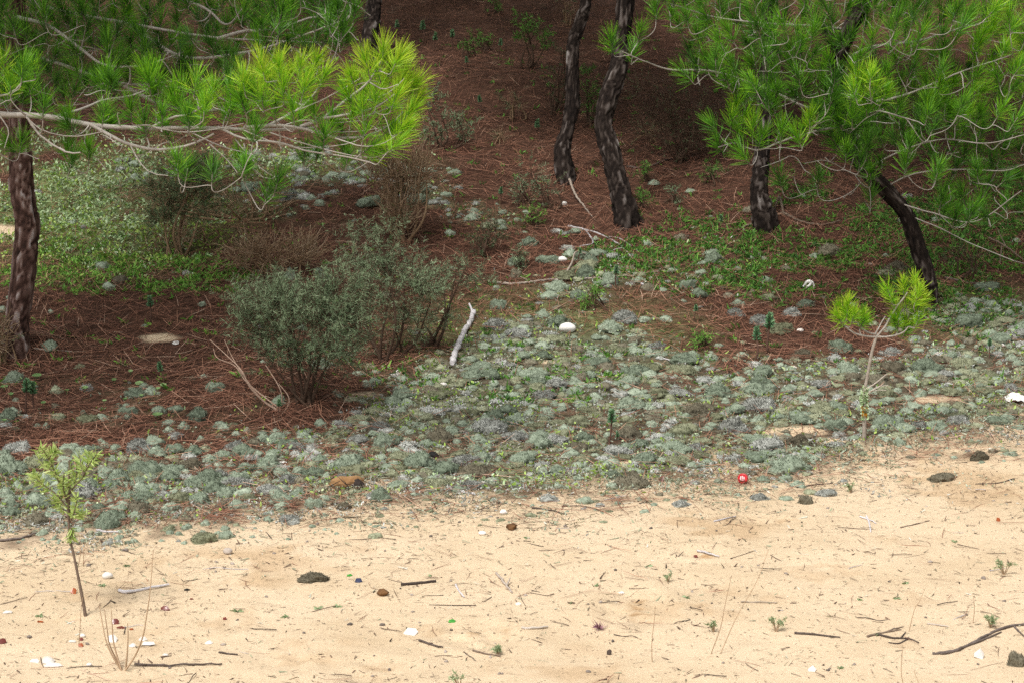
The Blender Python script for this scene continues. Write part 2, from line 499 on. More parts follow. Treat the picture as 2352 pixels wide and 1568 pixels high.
# ground: sand / litter bed / moss bed mixed by what is there
def ground_material():
    m = bpy.data.materials.new('forest_edge_ground')
    m.use_nodes = True
    nt = m.node_tree
    nd, lk = nt.nodes, nt.links
    bs = nd['Principled BSDF']
    bs.inputs['Roughness'].default_value = .97
    bs.inputs['Specular IOR Level'].default_value = .08
    A = nd.new('ShaderNodeAttribute')
    A.attribute_name = 'zone'
    sp = nd.new('ShaderNodeSeparateColor')
    lk.new(A.outputs['Color'], sp.inputs['Color'])
    tc = nd.new('ShaderNodeTexCoord')

    def nz(scale, detail=5, rough=.6, stretch=None):
        n_ = nd.new('ShaderNodeTexNoise')
        n_.inputs['Scale'].default_value = scale
        n_.inputs['Detail'].default_value = detail
        n_.inputs['Roughness'].default_value = rough
        if stretch:
            mp = nd.new('ShaderNodeMapping')
            mp.inputs['Scale'].default_value = stretch
            lk.new(tc.outputs['Object'], mp.inputs['Vector'])
            lk.new(mp.outputs[0], n_.inputs['Vector'])
        else:
            lk.new(tc.outputs['Object'], n_.inputs['Vector'])
        return n_.outputs['Fac']

    def ramp(fac, stops):
        cr = nd.new('ShaderNodeValToRGB')
        el = cr.color_ramp.elements
        el[0].position, el[0].color = stops[0][0], (*stops[0][1], 1)
        el[1].position, el[1].color = stops[-1][0], (*stops[-1][1], 1)
        for p_, c_ in stops[1:-1]:
            e = el.new(p_)
            e.color = (*c_, 1)
        lk.new(fac, cr.inputs['Fac'])
        return cr.outputs['Color']

    def mix(f, a, b, typ='MIX'):
        x = nd.new('ShaderNodeMix')
        x.data_type = 'RGBA'
        x.blend_type = typ
        if isinstance(f, float):
            x.inputs[0].default_value = f
        else:
            lk.new(f, x.inputs[0])
        lk.new(a, x.inputs[6])
        lk.new(b, x.inputs[7])
        return x.outputs[2]
    # sand: broad tone, fine grain, sparse dark grains
    s1 = ramp(nz(2.2, 4), [(.3, (.46, .345, .215)), (.5, (.565, .437, .295)), (.72, (.64, .51, .365))])
    s2 = ramp(nz(160, 3, .8), [(.28, (.45, .34, .215)), (.5, (.57, .442, .30)), (.74, (.665, .54, .395))])
    sand = mix(.5, s1, s2)
    vo = nd.new('ShaderNodeTexVoronoi')
    vo.inputs['Scale'].default_value = 95
    lk.new(tc.outputs['Object'], vo.inputs['Vector'])
    sc = nd.new('ShaderNodeSeparateColor')
    lk.new(vo.outputs['Color'], sc.inputs['Color'])
    g1 = nd.new('ShaderNodeMath'); g1.operation = 'GREATER_THAN'; g1.inputs[1].default_value = .93
    lk.new(sc.outputs[0], g1.inputs[0])
    g2 = nd.new('ShaderNodeMath'); g2.operation = 'LESS_THAN'; g2.inputs[1].default_value = .33
    lk.new(vo.outputs['Distance'], g2.inputs[0])
    g3 = nd.new('ShaderNodeMath'); g3.operation = 'MULTIPLY'
    lk.new(g1.outputs[0], g3.inputs[0]); lk.new(g2.outputs[0], g3.inputs[1])
    g4 = nd.new('ShaderNodeMath'); g4.operation = 'MULTIPLY'; g4.inputs[1].default_value = .75
    lk.new(g3.outputs[0], g4.inputs[0])
    grain = ramp(sc.outputs[1], [(0, (.10, .06, .045)), (.7, (.26, .19, .13)), (1, (.22, .26, .17))])
    sand = mix(g4.outputs[0], sand, grain)
    AD = nd.new('ShaderNodeAttribute')
    AD.attribute_name = 'damp'
    damp = ramp(nz(48, 4, .7), [(.3, (.30, .185, .095)), (.7, (.52, .36, .21))])
    sand = mix(AD.outputs['Fac'], sand, damp)
    # litter bed
    l1 = ramp(nz(26, 6, .75), [(.28, (.014, .008, .006)), (.5, (.066, .032, .022)), (.68, (.14, .070, .046)), (.82, (.22, .13, .09))])
    l2 = ramp(nz(9, 5, .7, (3, 14, 6)), [(.35, (.025, .014, .010)), (.6, (.12, .064, .043))])
    lit = mix(.45, l1, l2)
    # moss and lichen bed
    m1 = ramp(nz(34, 5, .75), [(.3, (.05, .055, .025)), (.5, (.16, .21, .075)), (.62, (.32, .41, .18)), (.75, (.55, .63, .42))])
    c = mix(sp.outputs[1], lit, m1)
    b1 = ramp(nz(22, 5, .7), [(.3, (.035, .028, .020)), (.55, (.11, .105, .07)), (.75, (.26, .265, .19))])
    c = mix(sp.outputs[2], c, b1)
    c = mix(sp.outputs[0], c, sand)
    lk.new(c, bs.inputs['Base Color'])
    bu = nd.new('ShaderNodeBump')
    bu.inputs['Strength'].default_value = .55
    bu.inputs['Distance'].default_value = .006
    lk.new(nz(70, 6, .75), bu.inputs['Height'])
    lk.new(bu.outputs[0], bs.inputs['Normal'])
    return m


def axis(parts):
    out = [parts[0][0]]
    for (_, hi, st) in parts:
        while out[-1] < hi - 1e-6:
            out.append(out[-1] + st)
            st_ = st
    return np.array(out)


def grow(x0, step, f, hi):
    out = []
    x = x0
    while x < hi:
        step *= f
        x += step
        out.append(x)
    return out


xs = list(np.arange(-2.1, 2.1001, .014))
xs = [-v for v in grow(2.1, .014, 1.12, 150)][::-1] + xs + grow(2.1, .014, 1.12, 150)
ys = list(np.arange(4.6, 7.7, .012)) + list(np.arange(7.7, 10, .02)) + list(np.arange(10, 16, .04))
ys = [4.6 - (v - 4.6) for v in grow(4.6, .012, 1.15, 60)][::-1] + ys + grow(16, .04, 1.12, 210)
XX, YY = np.meshgrid(np.array(xs), np.array(ys))
ZZ = height(XX, YY)
zn = zones(XX, YY, ZZ)
nx, ny = len(xs), len(ys)
I = np.arange(ny - 1)[:, None] * nx
J = np.arange(nx - 1)[None, :]
F = np.stack([I + J, I + J + 1, I + nx + J + 1, I + nx + J], axis=-1).reshape(-1, 4)
gg = Geo().add(np.stack([XX, YY, ZZ], axis=-1).reshape(-1, 3), F)
g_me = gg.mesh('ground')
za = g_me.attributes.new('zone', 'FLOAT_COLOR', 'POINT')
zc = np.ones((nx * ny, 4), np.float32)
zc[:, 0] = zn['sand'].ravel()
zc[:, 1] = zn['moss'].ravel() * .85
zc[:, 2] = zn['lich'].ravel() * .8
za.data.foreach_set('color', zc.ravel())
dm = np.zeros_like(XX)
for (cx, cy, rx, ry, dp) in DIGS:
    qd = np.sqrt(((XX - cx) / rx) ** 2 + ((YY - cy) / ry) ** 2)
    dm = np.maximum(dm, np.clip(dp / .018, .25, 1) * sstep(.42, .75, fbm(XX * 26, YY * 26, 5, 3) * np.clip(1.45 - qd, 0, 1.1) * 1.15))
dm = np.maximum(dm, .55 * sstep(.50, .72, fbm(XX * 2.3, YY * 2.3, 6, 4)) * sstep(.45, .6, fbm(XX * 9, YY * 9, 3, 3)))
da = g_me.attributes.new('damp', 'FLOAT', 'POINT')
da.data.foreach_set('value', dm.astype(np.float32).ravel())
g_me.materials.append(ground_material())
ground = bpy.data.objects.new('ground', g_me)
COL.objects.link(ground)
tag(ground, 'sandy forest edge rising into a slope of brown pine needles', 'ground', kind='structure')

# ------------------------------------------------------------------ sky and sun: overcast daylight
SUN_EL, SUN_AZ = math.radians(58), math.radians(215)      # from behind the camera, a little to the left
world = bpy.data.worlds.new('World')
scene.world = world
world.use_nodes = True
wn, wl = world.node_tree.nodes, world.node_tree.links
bg = wn['Background']
sky = wn.new('ShaderNodeTexSky')
sky.sky_type = 'NISHITA'
sky.sun_disc = False
sky.sun_elevation = SUN_EL
sky.sun_rotation = SUN_AZ
sky.dust_density = 4.0
hs = wn.new('ShaderNodeHueSaturation')
hs.inputs['Saturation'].default_value = .10
wl.new(sky.outputs[0], hs.inputs['Color'])
wl.new(hs.outputs[0], bg.inputs['Color'])
bg.inputs['Strength'].default_value = .088
sl = bpy.data.lights.new('sun', 'SUN')
sl.energy = 1.5
sl.angle = math.radians(14)
sl.color = (1, .955, .88)
sun = bpy.data.objects.new('sun', sl)
sd = Vector((math.sin(SUN_AZ) * math.cos(SUN_EL), math.cos(SUN_AZ) * math.cos(SUN_EL), math.sin(SUN_EL)))
sun.rotation_euler = sd.to_track_quat('Z', 'Y').to_euler()
sun.location = (0, 0, 30)
COL.objects.link(sun)
scene.view_settings.view_transform = 'Standard'
scene.view_settings.look = 'None'
scene.view_settings.exposure = 1.05
scene.view_settings.gamma = 1
scene.cycles.max_bounces = 6
scene.cycles.diffuse_bounces = 3
scene.cycles.transmission_bounces = 3
scene.cycles.use_denoising = False

# ------------------------------------------------------------------ landmarks for telling look-alikes apart
LAND = []      # (phrase, u, v)
USED = {}


def landmark(ph, u, v):
    LAND.append((ph, u, v))


def rel(u, v, i):
    ph, a, b = LAND[i]
    du, dv = u - a, (v - b) * 2.0
    if abs(du) > abs(dv):
        w = 'right of' if du > 0 else 'left of'
    else:
        w = 'in front of' if dv > 0 else 'behind'
    return w + ' ' + ph


def unique_label(heads, u, v, tail=''):
    """first unused wording: a look, then what it lies beside"""
    order = sorted(range(len(LAND)), key=lambda i: (u - LAND[i][1]) ** 2 + 4 * (v - LAND[i][2]) ** 2)
    cands = []
    for i in order[:3]:
        for h in heads:
            cands.append(h + ' ' + rel(u, v, i))
    a, b = order[0], order[1]
    for h in heads:
        cands.append(h + ' between ' + LAND[a][0] + ' and ' + LAND[b][0])
    cands = [c for c in cands if len(c.split()) <= 16]
    for c in cands:
        if c not in USED:
            USED[c] = 1
            return c
    USED[cands[0]] += 1
    return cands[0]
# ------------------------------------------------------------------ pines
def bark_trunk(geo, ctrl, radii, ns=36, step=.009, amp=.012, scale=27, seed=0, flare=.12):
    """tapered trunk with a relief of bark plates; the plates' tone goes into the colour attribute"""
    ctrl = np.asarray(ctrl, float)
    ln = np.sum(np.linalg.norm(np.diff(ctrl, axis=0), axis=1))
    n = max(8, int(ln / step))
    pts = catmull(ctrl, n)
    s = np.linspace(0, 1, n)
    r = np.interp(s * (len(radii) - 1), range(len(radii)), radii)
    al = s * ln
    r = r * (1 + flare * np.exp(-al / .09))
    disp = np.zeros((n, ns))
    cc = np.zeros((n, ns))
    for i in range(n):
        for j in range(ns):
            th = 2 * math.pi * j / ns
            rr = r[i]
            p = Vector((math.cos(th) * rr * scale * 2.1, math.sin(th) * rr * scale * 2.1, al[i] * scale * .30 + seed * 7.3))
            w = mnoise.noise_vector(p * 1.1) * .75
            dd, pp = mnoise.voronoi(p + w)
            e = min(1.0, max(0.0, (dd[1] - dd[0]) * 2.6))
            tone = (math.sin(pp[0].x * 12.9 + pp[0].y * 78.2 + pp[0].z * 37.7) * 43758.5) % 1.0
            big = mnoise.noise(Vector((p.x * .35, p.y * .35, p.z * .3)))
            disp[i, j] = amp * (e ** .6 * (.6 + .6 * tone) - .5) + big * amp * 1.1
            cc[i, j] = .10 + e * (.22 + .62 * tone ** 1.3) + .14 * big
    ends = np.minimum(1, np.minimum(np.arange(n), np.arange(n)[::-1] + 3) / 3.0)[:, None]
    V, F = tube(pts, r, ns, disp * ends * (r[:, None] / .05).clip(.3, 1.2))
    geo.add(V, F, cc.ravel(), np.repeat(s, ns))
    return pts, r


class Net:
    """a growing network of twigs; every new twig joins the nearest older wood"""
    def __init__(s):
        s.P, s.T = np.zeros((0, 3)), np.zeros((0, 3))
        s.geo = Geo()
        s.rad = np.zeros(0)

    def path(s, ctrl, r0, r1, ns=7, n=None, c=.5):
        ctrl = np.asarray(ctrl, float)
        ln = np.sum(np.linalg.norm(np.diff(ctrl, axis=0), axis=1))
        n = n or max(6, int(ln / .03))
        pts = catmull(ctrl, n)
        wob = np.cumsum(NP.normal(0, .0006, (n, 3)), axis=0)
        pts = pts + (wob - wob[0])
        tube_caps(s.geo, pts, np.linspace(r0, r1, n), ns, c)
        s.P = np.vstack([s.P, pts])
        s.T = np.vstack([s.T, nrm(np.gradient(pts, axis=0))])
        s.rad = np.concatenate([s.rad, np.linspace(r0, r1, n)])

    def join(s, p, d, r=.0035, droop=.10, c=.5, straight=.45, minr=.0014, up=0.0):
        p = np.asarray(p, float)
        dist = np.linalg.norm(s.P - p, axis=1)
        # prefer wood that lies behind the shoot's direction
        beh = np.einsum('ij,j->i', s.P - p, nrm(d))
        i = int(np.argmin(dist + np.maximum(beh, 0) * .9 + up * np.maximum(s.P[:, 2] - p[2], 0)))
        a, t = s.P[i], s.T[i]
        L = max(dist[i], .02)
        if L < .09:
            straight, droop = .25, 0.0
        out = nrm(p - a)
        b = a + nrm(t * .6 + out * .9) * L * .35 - np.array([0, 0, 1]) * droop * L
        e = p - nrm(d) * L * straight - np.array([0, 0, 1]) * droop * L * .5
        tt = np.linspace(0, 1, max(5, min(14, int(L / .02) + 4)))[:, None]
        pts = a * (1 - tt) ** 3 + 3 * b * tt * (1 - tt) ** 2 + 3 * e * tt ** 2 * (1 - tt) + p * tt ** 3
        r0 = min(s.rad[i] * .8, r * (1 + L * 1.6))
        rr = np.linspace(max(r0, minr), max(r * .55, minr), len(pts))
        V, F = tube(pts, rr, 5)
        s.geo.add(V, F, c + RNG.uniform(-.15, .15))
        s.P = np.vstack([s.P, pts[1:]])
        s.T = np.vstack([s.T, nrm(np.gradient(pts, axis=0))[1:]])
        s.rad = np.concatenate([s.rad, rr[1:]])
        return pts


def needles(geo, base, d, shoot, n, L, width, bright, spread=1.0):
    """a brush of needles along the last stretch of a shoot"""
    d = nrm(np.asarray(d, float))
    t = NP.random(n) ** .7
    r = nrm(np.cross(d[None, :], NP.normal(size=(n, 3))))
    th = np.radians((76 - 58 * t) * spread + NP.normal(0, 9, n))
    D = d[None, :] * np.cos(th)[:, None] + r * np.sin(th)[:, None]
    P = np.asarray(base)[None, :] + d[None, :] * (t * shoot)[:, None]
    LL = L * NP.uniform(.82, 1.06, n) * (.80 + .20 * t)
    bend = d[None, :] * (LL * .16)[:, None] + NP.normal(0, .006, (n, 3)) + np.array([0, 0, -.006])
    V, F, rep = strips(P, D, LL, width * NP.uniform(.75, 1.2, n), bend, 2, prof=[.75, 1, .35])
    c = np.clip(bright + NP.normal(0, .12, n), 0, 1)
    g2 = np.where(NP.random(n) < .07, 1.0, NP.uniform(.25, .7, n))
    cc = np.clip(c[:, None] + np.array([-.20, -.20, 0, 0, .08, .08])[None, :], 0, 1)  # older bases darker, tips lighter; some tuft shading put into this colour
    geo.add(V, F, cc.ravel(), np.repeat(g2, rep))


def tuft_dir(lean, fwd=None):
    """mostly upward, leaning sideways by `lean`, a little toward or away from the viewer"""
    f = RNG.gauss(-.15, .35) if fwd is None else fwd
    return nrm(np.array([lean + RNG.gauss(0, .08), f, 1.0]))


def tufts_on(net, ng, items, size=1.0, n=120, L=.095, width=.0017, r=.0032, droop=.14, thin=1.0):
    """items: (u, v, lean, bright, depth): centres of the tufts"""
    rows = []
    for (u, v, lean, br, dep) in items:
        c = at(u, v, dep)
        d = tuft_dir(lean)
        sc = size * RNG.uniform(.85, 1.12)
        base = c - d * .050 * sc
        rows.append((base, d, br, sc))
    # near wood first, so that twigs branch off twigs
    left = list(range(len(rows)))
    while left:
        P = np.array([rows[i][0] for i in left])
        dm = np.min(np.linalg.norm(P[:, None, :] - net.P[None, ::2, :], axis=2), axis=1)
        k = int(np.argmin(dm))
        i = left.pop(k)
        base, d, br, sc = rows[i]
        pts = net.join(base, d, r=r, droop=droop, c=.55)
        sh = .055 * sc
        V, F = tube(np.array([base, base + d * sh * .5, base + d * sh]), [.0019, .0016, .0012], 5)
        net.geo.add(V, F, .15)
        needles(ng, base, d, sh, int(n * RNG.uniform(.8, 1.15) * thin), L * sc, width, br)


def crown_mesh(geo, centre, rad, clumps, seed, L=.17, w=.006, per=60):
    rg = np.random.default_rng(seed)
    for k in range(clumps):
        q = rg.normal(size=3)
        q = q / np.linalg.norm(q) * rg.random() ** .4
        c = np.asarray(centre) + q * np.asarray(rad)
        d = nrm(q * np.array([1, 1, .4]) + np.array([0, 0, .8]) + rg.normal(0, .3, 3))
        for m in range(3):
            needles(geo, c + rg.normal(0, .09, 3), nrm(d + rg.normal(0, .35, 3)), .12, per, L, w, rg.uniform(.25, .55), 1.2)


def poly_sample(poly, n, mind, tries=6000):
    poly = np.asarray(poly, float)
    lo, hi = poly.min(0), poly.max(0)
    out = []
    for _ in range(tries):
        if len(out) >= n:
            break
        p = (RNG.uniform(lo[0], hi[0]), RNG.uniform(lo[1], hi[1]))
        ins = False
        j = len(poly) - 1
        for i in range(len(poly)):
            if (poly[i][1] > p[1]) != (poly[j][1] > p[1]) and p[0] < (poly[j][0] - poly[i][0]) * (p[1] - poly[i][1]) / (poly[j][1] - poly[i][1]) + poly[i][0]:
                ins = not ins
            j = i
        if ins and all((p[0] - q[0]) ** 2 + (p[1] - q[1]) ** 2 > mind ** 2 for q in out):
            out.append(p)
    return out


def trunk_ctrl(pix, base, lean_depth=0.0):
    """pixel outline of a trunk [(u, v, width)], standing on its base point; depth drifts slowly upward"""
    d0 = depth_of(base)
    n = len(pix)
    pts = [at(u, v, d0 + lean_depth * i / max(n - 1, 1)) for i, (u, v, w) in enumerate(pix)]
    rad = [w * K * d0 * .5 for (_, _, w) in pix]
    foot = pts[0] + (pts[0] - pts[1]) * .25
    foot[2] = min(float(height(pts[0][0], pts[0][1])), foot[2]) - .10
    return [foot] + pts, [rad[0] * 1.08] + rad


def pine(label, pix, lean_depth=0.0, barkm=None, top=None, crown=None, seed=0, amp=.011, group='pine trees of the wood edge'):
    b = ground_hit(pix[0][0], pix[0][1])
    t = thing('pine_tree', label, 'tree', b, group)
    ctrl, rad = trunk_ctrl(pix, b, lean_depth)
    for (q, r) in (top or []):
        ctrl.append(ctrl[-1] + np.asarray(q, float))
        rad.append(r)
    g_ = Geo()
    bark_trunk(g_, ctrl, rad, seed=seed, amp=amp)
    obj('trunk', g_, barkm or M_BARK, t)
    if crown:
        cg = Geo()
        c0 = np.asarray(ctrl[-1]) + np.asarray(crown[0], float)
        crown_mesh(cg, c0, crown[1], crown[2], 40 + seed)
        obj('crown', cg, M_NEEDLE, t)
    return t, ctrl, rad


# --- the pine just outside the left edge, whose long bough reaches in over the litter
D0 = 7.05
bq = np.array([-1.95, 7.15, 0.0])
bq[2] = float(height(bq[0], bq[1]))
t0 = thing('pine_tree', 'pine whose long low bough of bright yellow-green tufts sweeps in from the left edge', 'tree', bq, 'pine trees of the wood edge')
g_ = Geo()
bark_trunk(g_, [bq + np.array([0, 0, -.03]), bq + np.array([.02, 0, .6]), bq + np.array([-.04, .03, 1.2]), bq + np.array([0, .05, 2.6])], [.07, .06, .05, .03], seed=9)
obj('trunk', g_, M_BARK, t0)
cg = Geo()
crown_mesh(cg, bq + np.array([-.35, .2, 2.7]), (.9, .9, .7), 70, 71)
obj('crown', cg, M_NEEDLE, t0)
net = Net()
S = bq + np.array([-.03, .03, 1.02])


def px(lst, dep, dd=0.0):
    n = len(lst)
    return [at(u, v, dep + dd * i / max(n - 1, 1)) for i, (u, v) in enumerate(lst)]


net.path([S] + px([(-60, 256), (0, 262), (110, 268), (210, 286), (310, 292), (410, 291), (510, 293), (620, 297), (720, 291)], D0 + .05), .0112, .0042, 8)
net.path(px([(205, 285), (262, 318), (310, 337), (372, 345), (440, 332), (490, 308)], D0 + .04, -.06), .0062, .0034)
net.path(px([(560, 294), (640, 290), (705, 300), (770, 318), (835, 318), (890, 296), (925, 262)], D0 + .03, .02), .0060, .0028)
net.path(px([(600, 296), (655, 268), (705, 235), (738, 190)], D0 + .05, .06), .0055, .0028)
net.path(px([(690, 292), (745, 270), (795, 228), (845, 190), (875, 140)], D0 + .05, -.03), .0064, .0028)
net.path(px([(745, 272), (800, 262), (860, 246), (905, 215)], D0, -.05), .0046, .0024)
net.path(px([(500, 292), (560, 318), (640, 328), (700, 345), (790, 358), (850, 372)], D0 + .02, -.08), .0042, .0020)
net.path(px([(60, 266), (90, 310), (150, 350), (185, 352)], D0 - .02, -.05), .0042, .0022)
net.path(px([(-60, 256), (-20, 225), (25, 215), (50, 190)], D0, .03), .0050, .0024)
net.path(px([(120, 270), (190, 250), (240, 230), (300, 222), (345, 205)], D0 + .1, .08), .0050, .0024)
net.path(px([(350, 292), (395, 270), (440, 262), (475, 235)], D0 - .02, -.05), .0044, .0024)
C1 = [(600, 150, -.1, .93), (640, 142, .05, .95), (572, 192, -.35, .85), (690, 152, .2, .88), (727, 138, .35, .92), (650, 200, 0, .82), (700, 200, .2, .80), (745, 172, .4, .85),
      (600, 222, -.2, .72), (562, 244, -.5, .66), (632, 242, .1, .66),
      (805, 172, -.2, .88), (840, 142, -.1, .94), (880, 116, 0, .97), (915, 132, .2, .97), (932, 165, .35, .95), (955, 195, .6, .93), (962, 226, .8, .9), (890, 180, .1, .88), (850, 200, -.1, .86),
      (910, 222, .4, .88), (944, 256, .9, .84), (928, 290, 1.0, .82), (915, 328, 1.1, .78), (870, 346, .9, .7), (886, 260, .5, .8), (832, 242, 0, .74), (842, 290, .3, .64), (800, 215, -.3, .72),
      (895, 150, .1, .95), (865, 160, -.15, .92), (920, 190, .4, .9), (900, 305, .7, .75), (862, 225, .1, .8), (615, 175, -.15, .9), (665, 170, .1, .9),
      (470, 240, .05, .70), (490, 205, .1, .76), (415, 200, -.25, .70), (450, 186, .2, .70), (405, 240, -.4, .56), (460, 282, 0, .6), (520, 250, .2, .56), (340, 182, -.05, .58), (355, 212, .1, .5), (330, 160, -.1, .55),
      (245, 172, .05, .5), (225, 192, -.1, .42), (75, 152, 0, .62), (65, 190, -.1, .55), (25, 190, .1, .7), (8, 140, 0, .8), (10, 215, -.2, .6), (160, 262, 0, .56), (146, 276, -.4, .45), (240, 252, .2, .52), (252, 282, .4, .45),
      (50, 322, 0, .5), (22, 332, -.6, .42), (205, 347, 0, .46), (155, 342, .1, .42), (372, 262, 0, .52), (382, 292, -.3, .42), (550, 357, 0, .54), (562, 376, .2, .42), (408, 372, 0, .46), (432, 386, .2, .42),
      (720, 252, -.2, .6), (690, 272, .1, .55), (762, 272, 0, .5), (672, 250, -.1, .6), (582, 290, 0, .45), (745, 312, .1, .45), (792, 332, .3, .45), (488, 392, 0, .32), (640, 412, .3, .34), (700, 348, .2, .36),
      (100, 240, 0, .45), (300, 250, .1, .42), (330, 275, -.2, .4), (430, 262, .1, .5), (530, 205, 0, .55), (-20, 170, 0, .6), (-50, 210, 0, .6), (-60, 300, -.2, .45)]
extra = [(u + RNG.uniform(-34, 34), v + RNG.uniform(-14, 30), l + RNG.gauss(0, .2), max(.3, b - RNG.uniform(.0, .2))) for (u, v, l, b) in C1 if RNG.random() < .5]
C1 = C1 + extra
ngA = Geo()
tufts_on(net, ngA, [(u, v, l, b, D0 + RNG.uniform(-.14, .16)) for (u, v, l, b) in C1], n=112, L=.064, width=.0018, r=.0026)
for lst in ([(560, 300), (640, 330), (720, 338), (800, 330), (835, 316)], [(620, 305), (700, 330), (780, 352), (860, 362), (905, 345)], [(430, 300), (500, 335), (560, 352), (610, 348)], [(540, 320), (565, 350), (600, 388), (642, 412)],
            [(700, 300), (780, 305), (850, 300), (905, 285)], [(720, 270), (790, 275), (860, 262), (915, 240)], [(300, 335), (320, 372), (345, 395), (385, 402)], [(210, 290), (192, 330), (225, 365), (245, 388)], [(480, 330), (520, 365), (545, 398)],
            [(560, 330), (575, 380), (610, 412), (640, 405)], [(60, 270), (100, 300), (170, 312), (240, 300)], [(640, 292), (700, 276), (760, 282), (830, 276)], [(660, 262), (720, 240), (790, 205), (830, 180)], [(0, 268), (20, 300), (10, 340)],
            [(850, 190), (880, 205), (915, 195)], [(800, 225), (850, 232), (900, 210), (930, 180)], [(770, 318), (830, 335), (880, 330), (930, 300)], [(350, 292), (420, 305), (500, 298), (560, 285)]):
    net.path(px(lst, D0 + RNG.uniform(-.06, .05), RNG.uniform(-.08, .06)), .0024, .0012, 5, c=.6)
for k in range(34):
    p = at(RNG.uniform(60, 940), RNG.uniform(215, 365), D0 + RNG.uniform(-.1, .2))
    net.join(p, nrm([RNG.gauss(.3, .6), RNG.gauss(0, .4), RNG.uniform(.0, .9)]), r=.0022, droop=.12, c=.65)
bough = obj('bough', net.geo, M_TWIG, t0)
obj('needles', ngA, M_NEEDLE, bough)

# --- left pine with the plated trunk; its darker lower boughs fill the upper left
t1, c1, r1 = pine('stout pine with reddish grey plated trunk at the left edge of the needle floor',
                  [(40, 806, 56), (38, 760, 54), (45, 690, 52), (57, 600, 55), (62, 520, 58), (50, 440, 53), (48, 370, 51), (44, 290, 48), (40, 150, 48), (35, 0, 46), (30, -160, 42)],
                  .15, top=[((.05, .1, .6), .02)], crown=((0, .1, .35), (1.0, 1.0, .75), 85), seed=1)
d1 = depth_of(c1[0])
net = Net()
for lst, a, b in (([(40, 120), (140, 150), (260, 190), (370, 200), (480, 215)], .1, -.1), ([(38, 40), (110, 60), (180, 110), (240, 150), (330, 150), (420, 120)], .05, -.3),
                  ([(36, -20), (120, 20), (330, 60), (480, 85), (620, 95), (740, 100)], .1, .1), ([(300, 60), (420, 130), (560, 120), (680, 85), (770, 50)], .1, -.2),
                  ([(34, -60), (240, -30), (450, 15), (520, 60), (560, 20)], .05, -.2), ([(34, -100), (300, -70), (600, -40), (800, 10), (850, 40)], .1, .3),
                  ([(500, 90), (560, 72), (640, 66), (720, 40), (770, 50)], .15, -.1), ([(250, 180), (370, 240), (480, 255), (600, 235), (700, 240)], .2, -.2)):
    net.path(px(lst, d1 + a, b), .0085, .0026)
BG = [(u, v, RNG.gauss(0, .3), RNG.uniform(.16, .46), d1 + RNG.uniform(-.55, .75)) for (u, v) in poly_sample([(-80, -80), (815, -80), (800, 30), (780, 110), (560, 120), (520, 190), (300, 190), (150, 240), (-80, 230)], 230, 22)]
BG += [(190, 20, 0, .5, d1 - .5), (100, 30, -.2, .42, d1 - .5), (290, 30, .2, .42, d1 - .5), (815, 25, .2, .36, d1 - .2), (785, 60, .1, .36, d1 - .2), (795, 85, .4, .3, d1), (560, 25, .1, .45, d1 - .4),
       (600, 55, .2, .42, d1 - .4), (650, 20, .3, .45, d1 - .4), (520, 120, 0, .35, d1 - .3), (330, 110, -.1, .42, d1 - .4), (250, 100, 0, .45, d1 - .5), (760, 20, .4, .38, d1 - .2)]
ngB = Geo()
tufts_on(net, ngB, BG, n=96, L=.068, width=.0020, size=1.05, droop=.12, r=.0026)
# bare grey twiglets hanging in the shade under the crown
for k in range(70):
    p = at(RNG.uniform(120, 830), RNG.uniform(20, 250), d1 + RNG.uniform(-.2, .5))
    net.join(p, nrm([RNG.gauss(0, .8), RNG.gauss(0, .5), RNG.uniform(-.3, .8)]), r=.0024, droop=.15, c=.6)
bough = obj('bough', net.geo, M_TWIG, t1)
obj('needles', ngB, M_NEEDLE, bough)

# --- trunks on the slope
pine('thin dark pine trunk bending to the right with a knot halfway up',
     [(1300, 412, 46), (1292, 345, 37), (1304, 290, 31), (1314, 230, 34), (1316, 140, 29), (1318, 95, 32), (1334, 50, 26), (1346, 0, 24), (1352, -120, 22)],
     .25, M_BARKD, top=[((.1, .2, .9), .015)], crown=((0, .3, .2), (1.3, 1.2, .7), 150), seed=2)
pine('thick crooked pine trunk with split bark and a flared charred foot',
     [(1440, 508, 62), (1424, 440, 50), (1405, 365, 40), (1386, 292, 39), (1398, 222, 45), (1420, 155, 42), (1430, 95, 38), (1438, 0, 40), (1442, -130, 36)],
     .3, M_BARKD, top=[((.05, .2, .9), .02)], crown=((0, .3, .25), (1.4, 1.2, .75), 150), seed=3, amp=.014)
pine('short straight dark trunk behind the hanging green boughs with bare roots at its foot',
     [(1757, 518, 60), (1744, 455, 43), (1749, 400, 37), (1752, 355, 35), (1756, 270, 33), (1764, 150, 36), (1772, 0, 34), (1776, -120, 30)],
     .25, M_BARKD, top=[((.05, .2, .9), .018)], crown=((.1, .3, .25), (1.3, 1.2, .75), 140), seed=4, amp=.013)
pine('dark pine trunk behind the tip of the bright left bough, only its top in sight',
     [(846, 150, 44), (850, 80, 40), (858, 20, 36), (862, -80, 34)], .2, M_BARKD, top=[((.05, .2, .9), .02)], crown=((-.1, .2, .3), (1.3, 1.2, .75), 140), seed=5)
